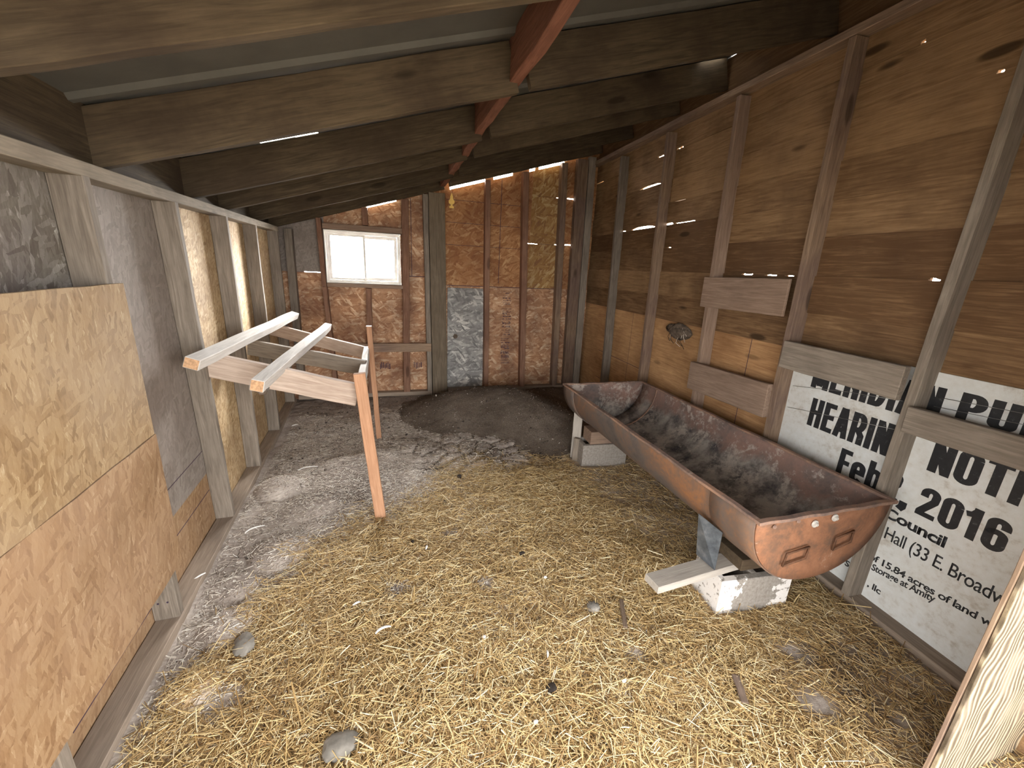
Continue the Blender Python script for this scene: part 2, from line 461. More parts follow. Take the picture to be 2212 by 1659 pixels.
def bm_box(bm, x0, x1, y0, y1, z0, z1, seg=1, wob=0.0, mi=0, seed=None):
    """box subdivided along X, each station nudged a little"""
    R = random.Random(seed) if seed is not None else random
    rings = []
    for k in range(seg + 1):
        t = k / seg
        x = x0 + (x1 - x0) * t
        dy = R.uniform(-wob, wob) if 0 < k < seg else 0
        dz = R.uniform(-wob, wob) if 0 < k < seg else 0
        rings.append([bm.verts.new((x, yy + dy, zz + dz)) for yy, zz in ((y0, z0), (y1, z0), (y1, z1), (y0, z1))])
    fs = []
    fs.append(bm.faces.new(rings[0][::-1])); fs.append(bm.faces.new(rings[-1]))
    for a, b in zip(rings[:-1], rings[1:]):
        for i in range(4):
            j = (i + 1) % 4
            fs.append(bm.faces.new((a[i], a[j], b[j], b[i])))
    for f in fs: f.material_index = mi
    return fs


def finish(bm, name, bevel=0.0, smooth=False):
    if bevel:
        bmesh.ops.bevel(bm, geom=list(bm.edges), offset=bevel, segments=1, affect='EDGES', clamp_overlap=True)
    bmesh.ops.recalc_face_normals(bm, faces=list(bm.faces))
    me = bpy.data.meshes.new(name)
    bm.to_mesh(me); bm.free()
    if smooth:
        for p in me.polygons: p.use_smooth = True
    return me


def board(name, p0, p1, wdir, w, t, mats, parent=None, seg=8, wob=.0015, bevel=.0025, y0=0.0, z0=0.0, ends=None, seed=None):
    """plank: local X runs p0->p1, local Y along wdir for width w, local Z for thickness t (measured from the p0-p1 edge)"""
    p0 = Vector(p0); p1 = Vector(p1); L = (p1 - p0).length
    mw = frame(p0, p1 - p0, wdir)
    bm = bmesh.new()
    bm_box(bm, 0, L, y0, y0 + w, z0, z0 + t, seg, wob, 0, seed)
    if ends:
        bm.faces.ensure_lookup_table()
        bm.faces[0].material_index = 1; bm.faces[1].material_index = 1
        mats = [mats, ends]
    me = finish(bm, name, bevel)
    return link(name, me, mats, mw, parent)


# planes of the room (the shed is slightly splayed)
def xl(y): return -.81 - .042 * y           # left stud faces
def xr(y): return 2.05 + .055 * y           # right stud faces
LDIR = Vector((-.042, 1, 0)).normalized()
RDIR = Vector((.055, 1, 0)).normalized()
LOUT = Vector((-1, -.042, 0)).normalized()
ROUT = Vector((1, -.055, 0)).normalized()
YB = 4.70                                    # back stud faces
YF = .45                                     # front framing
def z0y(y): return 1.755 + .014 * y          # rafter underside at x=-.93
def zr(x, y): return z0y(y) + .30 * (x + .93)


# ------------------------------------------------------------------ ground, floor
def vnoise(x, y, s, seed):
    r = np.random.default_rng(seed); T = r.random((64, 64))
    u = x * s; v = y * s
    i = np.floor(u).astype(int); j = np.floor(v).astype(int)
    fu = u - i; fv = v - j
    fu = fu * fu * (3 - 2 * fu); fv = fv * fv * (3 - 2 * fv)
    a = T[i % 64, j % 64]; b = T[(i + 1) % 64, j % 64]; c = T[i % 64, (j + 1) % 64]; d = T[(i + 1) % 64, (j + 1) % 64]
    return (a * (1 - fu) + b * fu) * (1 - fv) + (c * (1 - fu) + d * fu) * fv - .5


def sstep(a, b, x):
    t = np.clip((x - a) / (b - a), 0, 1); return t * t * (3 - 2 * t)


bx = [-1.2, -.86, -.78, -.68, -.5, -.3, -.05, .2, .37, .7, .85, 1.2, 1.45, 2.6]
by = [.9, 1.0, 1.35, 1.75, 2.02, 2.2, 2.3, 2.55, 2.95, 2.95, 2.78, 2.95, 2.95, 2.9]


bare = []
def cover(x, y):
    """how thick the straw lies"""
    yb = np.interp(x, bx, by) + .16 * vnoise(x, y, 4.0, 3)
    d = sstep(-.30, .36, yb - y)
    d = d * (1 - .5 * sstep(1.15, 1.6, x) * sstep(1.25, .8, y))
    d = d * (.82 + .5 * vnoise(x, y, 2.2, 9))
    d = d * (1 - .45 * sstep(1.25, 1.5, x) * sstep(1.3, 1.5, y))
    for (a, b, r) in bare: d = d * (1 - .93 * np.exp(-(((x - a) / r) ** 2 + ((y - b) / (r * .8)) ** 2) ** 1.5))
    return np.clip(d, 0, 1)


cr = np.random.default_rng(5)
seeds = np.stack([cr.uniform(.05, 1.1, 30), cr.uniform(2.75, 3.55, 30)], 1)


def heap_h(x, y):
    a = .20 * np.exp(-(((x - .62) / .48) ** 2 + ((y - 4.15) / .50) ** 2))
    b = .25 * np.exp(-(((x - 1.22) / .45) ** 2 + ((y - 3.95) / .60) ** 2))
    c = .16 * np.exp(-(((x - 1.55) / .45) ** 2 + ((y - 3.45) / .50) ** 2))
    d = .10 * np.exp(-(((x - 2.0) / .5) ** 2 + ((y - 4.6) / .5) ** 2))
    return a + b + c + d - .045 + .012 * vnoise(x, y, 9, 21) + .006 * vnoise(x, y, 30, 22)


domes = [(-.60, 2.08, .12, .045), (-.52, 2.50, .13, .04), (-.70, 1.62, .08, .03), (-.74, 1.85, .08, .03), (-.35, 3.0, .16, .03), (-.75, 2.75, .12, .075), (-.15, 3.15, .14, .03), (-.72, 1.35, .07, .03)]
bare = [(-.01, 1.67, .075), (.92, 1.081, .05), (-.196, 1.03, .06), (.40, 1.60, .05), (-.60, 1.28, .08), (.30, 2.05, .05), (1.47, .74, .07), (1.60, .93, .06), (-.72, 1.6, .12), (-.62, 1.95, .12)]


def ground_h(x, y):
    h0 = 0
    for (a, b, r, z) in domes: h0 = h0 + z * np.clip(1 - ((x - a) ** 2 + (y - b) ** 2) / (1.6 * r * r), 0, 1) ** .8
    return h0 + ground_h0(x, y)


def ground_h0(x, y):
    h = .022 * vnoise(x, y, 3.1, 1) + .014 * vnoise(x, y, 8, 2) + .007 * vnoise(x, y, 24, 4) + .004 * vnoise(x, y, 55, 6)
    return h


def clod(x, y):
    d = np.sqrt((x[..., None] - seeds[:, 0]) ** 2 + (y[..., None] - seeds[:, 1]) ** 2)
    s = np.sort(d, -1)
    m = sstep(.0, .12, x - .02) * sstep(1.15, 1.0, x) * sstep(2.72, 2.85, y) * sstep(3.6, 3.45, y)
    return m, s[..., 1] - s[..., 0]


def grid_mesh(name, x0, x1, y0, y1, st, hf):
    nx = int((x1 - x0) / st) + 1; ny = int((y1 - y0) / st) + 1
    X, Y = np.meshgrid(np.linspace(x0, x1, nx), np.linspace(y0, y1, ny))
    H = hf(X, Y)
    co = np.stack([X, Y, H], -1).reshape(-1, 3).astype(np.float32)
    idx = np.arange(nx * ny).reshape(ny, nx)
    q = np.stack([idx[:-1, :-1], idx[:-1, 1:], idx[1:, 1:], idx[1:, :-1]], -1).reshape(-1, 4)
    me = bpy.data.meshes.new(name)
    me.vertices.add(len(co)); me.vertices.foreach_set('co', co.ravel())
    me.loops.add(q.size); me.loops.foreach_set('vertex_index', q.ravel().astype(np.int32))
    me.polygons.add(len(q)); me.polygons.foreach_set('loop_start', np.arange(0, q.size, 4, dtype=np.int32))
    me.polygons.foreach_set('use_smooth', np.ones(len(q), dtype=bool))
    me.update(); me.validate()
    return me, X, Y


def floor_h(x, y):
    m, e = clod(x, y)
    h = ground_h(x, y)
    h = h + m * (.016 * sstep(.004, .05, e) - .020 * (1 - sstep(.0, .010, e)))
    return h


fm, FX, FY = grid_mesh('floor', -1.15, 2.45, .05, 4.95, .012, floor_h)
ca = fm.color_attributes.new('cover', 'FLOAT_COLOR', 'POINT')
cv = cover(FX, FY).ravel()
cm, ce = clod(FX, FY)
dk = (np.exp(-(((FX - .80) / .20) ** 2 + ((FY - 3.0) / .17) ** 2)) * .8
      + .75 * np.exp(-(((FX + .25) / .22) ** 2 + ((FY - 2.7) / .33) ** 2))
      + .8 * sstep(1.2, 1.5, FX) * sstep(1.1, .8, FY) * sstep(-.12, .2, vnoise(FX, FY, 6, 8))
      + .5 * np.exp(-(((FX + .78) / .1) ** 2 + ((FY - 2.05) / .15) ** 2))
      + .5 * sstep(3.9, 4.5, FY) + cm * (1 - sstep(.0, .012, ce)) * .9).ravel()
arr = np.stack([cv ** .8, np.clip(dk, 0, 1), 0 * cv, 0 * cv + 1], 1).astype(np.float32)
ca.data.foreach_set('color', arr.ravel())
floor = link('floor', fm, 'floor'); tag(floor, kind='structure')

hm, _, _ = grid_mesh('compost_heap', -.15, 2.28, 2.75, 4.78, .014, lambda x, y: heap_h(x, y))
bmh = bmesh.new(); bmh.from_mesh(hm)
bmesh.ops.delete(bmh, geom=[v for v in bmh.verts if v.co.z < -.012], context='VERTS')
bmh.to_mesh(hm); bmh.free()
for p in hm.polygons: p.use_smooth = True
heap = link('compost_heap', hm, 'heap')
tag(heap, 'low heap of dark brown crumbly earth against the back wall, far end of the trough', 'dirt pile', kind='stuff')

# yard outside so that light bounces in as it would
bm = bmesh.new()
for a, b in (((-14, -14), (14, .05)), ((-14, 4.95), (14, 20)), ((-14, .05), (-1.15, 4.95)), ((2.45, .05), (14, 4.95))):
    bm.faces.new([bm.verts.new(p) for p in ((a[0], a[1], -.03), (b[0], a[1], -.03), (b[0], b[1], -.03), (a[0], b[1], -.03))])
yard = link('floor', finish(bm, 'yard_ground'), 'exterior'); yard.name = 'floor_outside'
tag(yard, kind='structure')


# ------------------------------------------------------------------ straw
def scatter(name, P, ang, tilt, Ln, Wd, mat, label, cat, curl=0.0):
    """thousands of three-sided stalks in one mesh"""
    n = len(P)
    d = np.stack([np.cos(ang) * np.cos(tilt), np.sin(ang) * np.cos(tilt), np.sin(tilt)], 1)
    s = np.stack([-np.sin(ang), np.cos(ang), 0 * ang], 1)
    u = np.cross(d, s)
    roll = rng.uniform(0, 2 * np.pi, n)
    ns = 3
    V = np.zeros((n, ns * 3, 3), np.float32)
    for e, t in enumerate((-.5, 0.0, .5)):
        bow = (s * (curl * rng.uniform(-1, 1, n) * Ln)[:, None]) if t == 0.0 else 0
        for k in range(3):
            a = roll + k * 2 * np.pi / 3
            off = s * (np.cos(a) * Wd)[:, None] + u * (np.sin(a) * Wd * .45)[:, None]
            V[:, e * 3 + k] = P + d * (Ln * t)[:, None] + off + bow
    base = (np.arange(n) * 9)[:, None, None]
    q = []
    for e in (0, 1):
        for k in range(3):
            k2 = (k + 1) % 3
            q.append([e * 3 + k, e * 3 + k2, e * 3 + 3 + k2, e * 3 + 3 + k])
    q = np.array(q)[None] + base
    q = q.reshape(-1, 4).astype(np.int32)
    me = bpy.data.meshes.new(name)
    me.vertices.add(n * 9); me.vertices.foreach_set('co', V.ravel())
    me.loops.add(q.size); me.loops.foreach_set('vertex_index', q.ravel())
    me.polygons.add(len(q)); me.polygons.foreach_set('loop_start', np.arange(0, q.size, 4, dtype=np.int32))
    me.update()
    o = link(name, me, mat)
    return tag(o, label, cat, kind='stuff')


def pick(n, x0, x1, y0, y1, dens, power=1.0):
    out = []
    tot = 0
    while tot < n:
        x = rng.uniform(x0, x1, n); y = rng.uniform(y0, y1, n)
        k = rng.random(n) < dens(x, y) ** power
        k &= (x > xl(y) + .09 * (y < 6) * 0 + .02) & (x < xr(y) - .02)
        # keep clear of the concrete blocks
        k &= ~((x > 1.39) & (x < 1.82) & (y > 1.15) & (y < 1.37)) & ~((x > 1.41) & (x < 1.85) & (y > 2.62) & (y < 2.86))
        out.append(np.stack([x[k], y[k]], 1)); tot += k.sum()
    return np.concatenate(out)[:n]


N = 88000
# nearer ground gets proportionally more stalks because it shows larger
def nearw(x, y): return cover(x, y) * (.45 + .55 * sstep(3.2, .6, y))
xy = pick(N, -.92, 2.1, .25, 3.25, nearw)
cvr = cover(xy[:, 0], xy[:, 1])
ang = rng.uniform(0, np.pi, N) + 1.2 * vnoise(xy[:, 0], xy[:, 1], 3, 31)
lng = np.clip(rng.lognormal(-3.38, .62, N), .012, .15)
wid = rng.uniform(.0009, .0020, N) * (1 + .8 * (rng.random(N) < .10))
tilt = rng.normal(0, .16, N)
zz = ground_h(xy[:, 0], xy[:, 1]) + .003 + rng.random(N) * .022 * cvr + np.abs(np.sin(tilt)) * lng * .4
scatter('straw_bedding', np.stack([xy[:, 0], xy[:, 1], zz], 1), ang, tilt, lng, wid, 'straw',
        'thick golden straw bedding spread over the front and middle of the floor', 'straw', .04)


def dusty(x, y):
    return np.clip(.25 + .9 * (1 - cover(x, y)) * (.4 + 1.6 * np.clip(vnoise(x, y, 2.6, 14) + .3, 0, 1)), 0, 1) * sstep(4.4, 3.6, y) * sstep(1.3, .2, x - .6 * (y < 1.2))


N2 = 30000
xy = pick(N2, -.9, 1.3, .8, 4.3, dusty)
lng = np.clip(rng.lognormal(-4.2, .65, N2), .004, .08)
scatter('dusty_chaff', np.stack([xy[:, 0], xy[:, 1], floor_h(xy[:, 0], xy[:, 1]) + .004], 1), rng.uniform(0, np.pi, N2), rng.normal(0, .12, N2),
        lng, rng.uniform(.0009, .0030, N2), 'straw_grey', 'pale dusty chaff and wood shavings scattered over the bare grey earth at left', 'chaff', .12)


MT['crumbs'] = straw_mat('earth_crumbs', [(0, (.06, .045, .04)), (.5, (.16, .13, .11)), (.85, (.30, .26, .23)), (1.0, (.52, .47, .42))])
N3 = 9000
P3 = np.stack([rng.uniform(-.85, 2.2, N3), rng.uniform(2.0, 4.68, N3)], 1)
P3 = P3[(P3[:, 0] > xl(P3[:, 1]) + .02) & (rng.random(N3) < .3 + .7 * (P3[:, 1] > 2.9)) & (cover(P3[:, 0], P3[:, 1]) < .35)]
h3 = np.maximum(floor_h(P3[:, 0], P3[:, 1]), np.where((P3[:, 0] > -.15) & (P3[:, 1] > 2.75), heap_h(P3[:, 0], P3[:, 1]), -1))
n3 = len(P3)
sz3 = np.clip(rng.lognormal(-5.2, .55, n3), .002, .022)
scatter('earth_crumbs', np.stack([P3[:, 0], P3[:, 1], h3 + sz3 * .3], 1), rng.uniform(0, np.pi, n3), rng.normal(0, .5, n3), sz3, sz3 * .55, 'crumbs',
        'loose dark and pale crumbs of earth strewn over the heap and bare ground at the back', 'earth')


# ------------------------------------------------------------------ sheathed walls
def slab(name, xs, zs, mw, holes, topfn, th, matfn, mats, kindname=True, parent=None):
    """panel in local X (along wall) / local Y (up), split by a grid; cells inside a hole are left out"""
    bm = bmesh.new()
    X = sorted(set(xs) | {h[0] for h in holes} | {h[1] for h in holes})
    Z = sorted(set(zs) | {h[2] for h in holes} | {h[3] for h in holes})
    vt = {}
    def V(i, j):
        if (i, j) not in vt:
            z = Z[j]
            if j == len(Z) - 1: z = topfn(X[i])
            else: z = min(z, topfn(X[i]) - .001 * (len(Z) - j))
            vt[(i, j)] = bm.verts.new((X[i], z, 0))
        return vt[(i, j)]
    for i in range(len(X) - 1):
        for j in range(len(Z) - 1):
            cx = (X[i] + X[i + 1]) / 2; cz = (Z[j] + Z[j + 1]) / 2
            if any(h[0] < cx < h[1] and h[2] < cz < h[3] for h in holes): continue
            vs = [V(i, j), V(i + 1, j), V(i + 1, j + 1), V(i, j + 1)]
            try: f = bm.faces.new(vs)
            except ValueError: continue
            f.material_index = matfn(cx, cz)
    r = bmesh.ops.extrude_face_region(bm, geom=list(bm.faces))
    bmesh.ops.translate(bm, verts=[v for v in r['geom'] if isinstance(v, bmesh.types.BMVert)], vec=(0, 0, -th))
    me = finish(bm, name)
    return link(name, me, mats, mw, parent)


# --- back wall: osb sheathing, room face at y=4.79; local X = world x, local Y = world z, local Z = -world y
BACK = frame((0, YB + .09, 0), (1, 0, 0), (0, 0, 1))
slits = [(-.84, -.67, 1.368, 1.374), (1.58, 1.70, 1.797, 1.803), (1.915, 1.98, 1.803, 1.810), (2.05, 2.165, 1.808, 1.819),
         (1.90, 1.975, 2.319, 2.326), (2.035, 2.148, 2.320, 2.333), (2.035, 2.15, 2.765, 2.785)]
WIN = (-.62, .13, 1.275, 1.795)


def btop(x):
    t = zr(x, 4.75) + .004
    for a, b in ((.66, 1.05), (1.14, 1.36), (1.55, 1.62), (1.66, 1.97)):
        if a < x < b: return t - .009
    if -.2 < x < .10: return t - .008
    return t + .19


def bmat(x, z):
    if x < .45 and z > 1.37: return 3 if x < -.62 else 1
    if x < .45: return 0
    if z > 1.29: return 5 if 1.6 < x < 2.0 else 2
    return 1


bxs = [-1.2, -.66, .45, -.2, -.201, .10, .101, .659, .66, 1.05, 1.051, 1.139, 1.14, 1.36, 1.361, 1.549, 1.55, 1.62, 1.621, 1.659, 1.66, 1.97, 1.971, 1.6, 2.0, 2.55]
bxs += [x + .0005 for x in (-.2, .66, 1.14, 1.55, 1.66)] + [x - .0005 for x in (.10, 1.05, 1.36, 1.62, 1.97)]
wall_back = slab('wall_back', bxs, [-.05, .9, 1.29, 1.37, 4.0], BACK, slits + [WIN], btop, .018, bmat,
                 ['osb_orange', 'osb_orange', 'osb_rust', 'osb_grey', 'osb_gold', 'osb_rust2'])
tag(wall_back, kind='structure')

# seams and the mill's printed nail lines on the back sheathing
def strips(name, rects, mw, parent, mat='ink', depth=.0008):
    bm = bmesh.new()
    for (x0, x1, z0, z1) in rects:
        bm_box(bm, x0, x1, z0, z1, 0, depth, 1)
    o = link(name, finish(bm, name), mat, mw, parent)
    return o


lines = []
for z in (1.73, 1.965, 2.195):
    lines.append((.62, 1.52, z - .002, z + .002))
lines += [(1.236, 1.242, 1.33, 2.45), (.63, 2.0, 1.284, 1.291), (.16, .46, 1.366, 1.374), (.243, .249, 1.37, 2.17), (-1.0, -.62, 1.364, 1.368), (1.66, 2.0, 1.80, 1.803), (1.66, 2.0, 2.32, 2.322)]
strips('sheathing_seam', lines, BACK, wall_back)
R = random.Random(3)
st = []
z = .36
while z < 1.25:
    h = R.choice((.004, .005, .006, .010)); gapz = R.choice((.004, .006, .008, .02))
    if R.random() < .85:
        x = 1.30 + R.uniform(0, .012)
        while x < 1.40:
            w = R.uniform(.006, .03)
            if R.random() < .75: st.append((x, min(x + w, 1.415), z, z + h))
            x += w + R.uniform(.002, .006)
    z += h + gapz
for (xa, xb) in ((-.13, -.02), (.25, .33)):
    x = xa
    while x < xb:
        w = R.uniform(.006, .012)
        st.append((x, x + w, .31 + R.uniform(0, .02), .37 + R.uniform(0, .03))); x += w + R.uniform(.004, .014)
strips('mill_stamp', st, BACK, wall_back)

# --- left wall: osb sheathing
LEFT = frame((xl(0) + LOUT.x * .09, 0, 0), LDIR, (0, 0, 1))           # local Z points +x (into the room)
def lmat(x, z):
    if z > 1.745: return 4
    if x < 1.72: return 1 if z > .2 else 2
    if x < 2.45: return 0 if z > .335 else 2
    return 3
wall_left = slab('wall_left', [.3, 1.72, 2.45, 5.0], [-.05, .2, .335, .5, 1.0, 1.745, 2.0], LEFT, [], lambda x: 2.0, .015, lmat,
                 ['osb_grey', 'osb_dark', 'osb_fresh2', 'osb_gold', 'rafter_wood'])
tag(wall_left, kind='structure')
strips('sheathing_seam', [(1.75, 2.4, .47, .474), (1.75, 2.4, .232, .236), (1.2, 1.7, .10, .104)], LEFT, wall_left)

# --- right wall: horizontal siding boards above plywood. local X = along wall (from y=0 to the back), Y up, Z into the room
RIGHT = frame((xr(0) + .09, 0, 0), -RDIR, (0, 0, 1))                  # local X runs towards the camera: x_local = -distance
def build_right():
    bm = bmesh.new()
    seams = [1.145, 1.352, 1.54, 1.742, 1.932, 2.105, 2.29, 2.515, 2.72, 2.84, 3.12]
    # openings to daylight: (y0, y1, z, height, kind)
    op = {1: [(2.085, 2.085, 1.0, 0, 'hole')],
          2: [(1.17, 1.21, .010, .002, 's'), (1.86, 1.92, .003, 0, 's'), (1.98, 2.07, .004, .002, 's'), (2.17, 2.26, .006, .0, 's')],
          3: [(3.11, 3.17, .004, 0, 's')],
          4: [(3.94, 4.02, .009, .0, 's'), (3.40, 3.83, .017, .0, 't'), (3.13, 3.30, .013, .0, 's'), (2.84, 3.10, .004, 0, 's')],
          5: [(3.0, 3.14, .003, 0, 's')],
          6: [(3.40, 3.77, .014, 0, 't')],
          7: [(3.41, 3.50, .006, 0, 's'), (3.14, 3.22, .006, 0, 's'), (4.60, 4.78, .005, 0, 's'), (1.49, 1.505, .008, 0, 's')],
          8: [(1.72, 1.765, .008, 0, 's')]}
    extra = {6: [(1.185, 1.205, .010, 0, 's')]}
    for k in extra: op[k] = op.get(k, []) + extra[k]
    ys0 = np.arange(.40, 4.86, .06)
    Rr = random.Random(12)
    for b in range(len(seams) - 1):
        zb = seams[b]; zt = seams[b + 1]
        ends = [(.40, 4.86)]
        if b in (1, 3): ends = [(.40, 2.45), (2.452, 4.86)]
        if b in (2, 5): ends = [(.40, 3.22), (3.222, 4.86)]
        off = (0.0, .009, .003)[b % 3]
        for (ya, yb_) in ends:
            pts = set([ya, yb_] + [y for y in ys0 if ya < y < yb_])
            for key in (b, b + 1):
                for o in op.get(key, []):
                    if o[4] == 'hole': pts |= {o[0] + .0135 * math.cos(t) for t in np.linspace(0, math.pi, 9)}
                    else: pts |= {o[0] - .002, o[0], (o[0] + o[1]) / 2, o[1], o[1] + .002, o[0] + (o[1] - o[0]) * .2, o[1] - (o[1] - o[0]) * .2}
            pts = sorted(p for p in pts if ya <= p <= yb_)
            sag = Rr.uniform(-.003, .003)
            def low(y):      # underside of this board
                z = zb - .007
                for o in op.get(b, []):
                    if o[4] == 'hole':
                        if abs(y - o[0]) < .0136: z = zb + math.sqrt(max(0, .0135 ** 2 - (y - o[0]) ** 2)) + .0001
                    elif o[0] <= y <= o[1]:
                        t = (y - o[0]) / (o[1] - o[0]); z = zb + o[2] * (min(1, 4 * t, 4 * (1 - t)) if o[4] == 't' else .6 + .4 * math.sin(y * 90)) + .001
                return z
            def high(y):     # top of this board
                z = zt + .003
                for o in op.get(b + 1, []):
                    if o[4] == 'hole':
                        if abs(y - o[0]) < .0136: z = zt - math.sqrt(max(0, .0135 ** 2 - (y - o[0]) ** 2)) - .0001
                    elif o[0] <= y <= o[1]: z = zt - .002
                return min(z, zr(xr(y) + .1, y) + .2)
            prev = None
            for y in pts:
                x = -y / RDIR.y
                w = .0012 * math.sin(y * 7 + b * 2)
                ring = [bm.verts.new((x, low(y), off + w)), bm.verts.new((x, high(y), off + w + .002)),
                        bm.verts.new((x, high(y), off + w - .018)), bm.verts.new((x, low(y), off + w - .018))]
                if prev:
                    for i in range(4):
                        j = (i + 1) % 4
                        bm.faces.new((prev[i], prev[j], ring[j], ring[i]))
                else: bm.faces.new(ring)
                prev = ring
            bm.faces.new(prev[::-1])
    # backing below (behind plywood and sign)
    me = finish(bm, 'wall_right')
    return link('wall_right', me, 'siding', RIGHT)


wall_right = build_right(); tag(wall_right, kind='structure')


def panel(name, mw, x0, x1, y0, y1, z, th, mats, label=None, cat=None, group=None, parent=None, ragged=0.0):
    """flat sheet in a wall frame, its own origin at its lower corner"""
    bm = bmesh.new()
    w = x1 - x0; h = y1 - y0
    bm_box(bm, 0, w, 0, h, 0, th, 14 if ragged else 4, ragged)
    o = link(name, finish(bm, name, .001), mats, mw @ Matrix.Translation((x0, y0, z)), parent)
    if label: tag(o, label, cat, group)
    return o


# plywood lower skin of the right wall, one sheet per bay group (local X negative towards the back)
panel('plywood_sheet', RIGHT @ Matrix.Rotation(0, 4, 'Z'), -4.86, -4.02, -.04, 1.142, -.016, .012, 'ply_orange',
      'dark orange plywood sheet low on right wall in the back corner bay', 'plywood')
panel('plywood_sheet', RIGHT, -4.018, -3.23, -.04, 1.142, -.016, .012, 'ply_orange',
      'orange plywood sheet low on right wall behind the far end of the trough', 'plywood')
panel('plywood_sheet', RIGHT, -3.228, -2.43, -.04, 1.142, -.016, .012, 'ply_orange',
      'tan plywood sheet low on right wall with the mud nest at its top', 'plywood')
panel('plywood_sheet', RIGHT, -2.428, -1.70, -.04, 1.142, -.016, .012, 'ply_orange',
      'tan plywood sheet low on right wall behind the lower short brown board', 'plywood')
panel('plywood_sheet', RIGHT, -1.698, -.42, -.04, 1.142, -.018, .012, 'ply_orange',
      'plywood sheet behind the white notice sign, nearest sheet of the right wall', 'plywood')
strips('sheathing_seam', [(-2.08, -2.076, 0, 1.14), (-3.6, -3.597, 0, 1.14), (-4.3, -3.25, .62, .624), (-4.3, -3.25, .30, .304), (-3.2, -2.45, .42, .424)], RIGHT @ Matrix.Translation((0, 0, -.0035)), wall_right)

# front wall: header and side pieces round the doorway
bm = bmesh.new()
def wb(x0, x1, y0, y1, z0, z1): bm_box(bm, x0, x1, y0, y1, z0, z1, 1)
wb(-.98, -.84, .30, .45, -.02, 2.0)
wb(2.0, 2.20, .30, .45, -.02, 2.9)
wb(-.98, 2.0, .30, .36, 1.84, 2.75)
wf = link('wall_front', finish(bm, 'wall_front'), 'siding'); tag(wf, kind='structure')

# ------------------------------------------------------------------ roof
GAPS = [(2.735, 2.752, -.64, -.47), (2.728, 2.760, -.469, -.35), (2.690, 2.701, 2.02, 2.20)]      # daylight between two roof sheets
def build_roof():
    bm = bmesh.new()
    ribs = [1.648 + .2295 * k for k in range(-18, 16)]
    prof = []
    y = 0.0
    for r in ribs:
        if -2.5 < r < 5.05:
            prof += [(r - .034, 0), (r - .016, .018), (r + .016, .018), (r + .034, 0)]
            prof[-4:] = [(r - .030, 0.0), (r - .014, -.016), (r + .014, -.016), (r + .030, 0.0)]
    # unseen extension over the yard, added to shade the straw near the doorway
    prof = [(-2.6, 0)] + prof + [(5.1, 0)]
    xs = sorted([-1.35, 0, 1.2, 2.75] + [h[k] for h in GAPS for k in (2, 3)])
    prof = sorted(set(prof + [(h[k], 0) for h in GAPS for k in (0, 1)]))
    rows = []
    for (yy, dz) in prof:
        rows.append([bm.verts.new((x, yy, zr(x, yy) + .200 + dz * -1 * -1 + .006)) for x in xs])
    for q, (a, b) in enumerate(zip(rows[:-1], rows[1:])):
        for i in range(len(xs) - 1):
            ym = (prof[q][0] + prof[q + 1][0]) / 2
            if any(h[0] < ym < h[1] and h[2] < (xs[i] + xs[i + 1]) / 2 < h[3] for h in GAPS): continue
            bm.faces.new((a[i], a[i + 1], b[i + 1], b[i]))
    r = bmesh.ops.extrude_face_region(bm, geom=list(bm.faces))
    bmesh.ops.translate(bm, verts=[v for v in r['geom'] if isinstance(v, bmesh.types.BMVert)], vec=(0, 0, .003))
    return link('ceiling', finish(bm, 'ceiling'), 'metal_roof')


tag(build_roof(), kind='structure')

# rafters: local X up the slope, near face at y, 38 mm thick away from the camera
RH = .186
def rafter(y, xa, xb, label, dz=0.0, mat='rafter_wood', h=RH):
    s = Vector((1, 0, .30)).normalized()
    p0 = Vector((xa, y, zr(xa, y) + dz)); p1 = Vector((xb, y, zr(xb, y) + dz))
    o = board('rafter', p0, p1, (-.30 * 1, 0, 1), h, -.038, mat, seg=12, wob=.002)
    return tag(o, label, 'rafter', 'roof rafters')


BX0 = lambda y: .545 + .012 * (y - .5)          # left face of the mid beam
names = ['nearest of the six', 'second nearest, with a wide pale face', 'third nearest, bright gap above it',
         'fourth from the camera', 'fifth, lit along its lower edge', 'lying on top of the back wall']
for y, nm in zip((1.19, 1.93, 2.71, 3.25, 4.0, 4.70), names):
    rafter(y, xl(y) - .17, BX0(y) - .002, 'brown roof rafter left of the middle beam, ' + nm, 0.0)
    rafter(y, BX0(y) + .052, xr(y) + .085, 'dark roof rafter right of the middle beam, ' + nm, .004 if y < 4.6 else 0.012)

# mid beam
o = board('ridge_beam', (BX0(.5), .5, 2.232), (BX0(4.79), 4.70, 2.300), (0, 0, 1), .19, -.050, 'beam_wood', seg=26, wob=.006)
tag(o, 'reddish brown wavy edged beam running front to back under the middle of the roof', 'beam')

# left wall framing
def zt(y): return 1.735 + .0105 * y              # top of the left top plate
o = board('top_plate', (xl(.45), .45, zt(.45)), (xl(4.62), 4.62, zt(4.62)), (0, 0, -1), .045, .089, 'top_wood', seg=10)
tag(o, 'weathered grey top plate running along the head of the left wall', 'top plate')
o = board('sill_plate', (xl(.45), .45, 0.036), (xl(4.69), 4.69, .036), (0, 0, -1), .045, .089, 'lumber_plate', seg=16, wob=.003)
tag(o, 'dusty bottom plate running along the foot of the left wall', 'sill plate')
SL = [(1.72, 1.705, 'pale grey stud of left wall crossing behind the top of the tan osb sheets'), (2.455, 2.35, 'brown grey stud of left wall between the grey osb and the first bright strip'),
      (3.10, 3.07, 'grey stud of left wall with pairs of nail holes, behind the roost'), (3.80, 3.78, 'dark grey stud of left wall with a knot, behind the roost poles'),
      (4.60, 4.60, 'thin edged last stud of left wall at the back corner'), (1.06, 1.06, 'stud of left wall behind the tan osb, lowest at the left edge')]
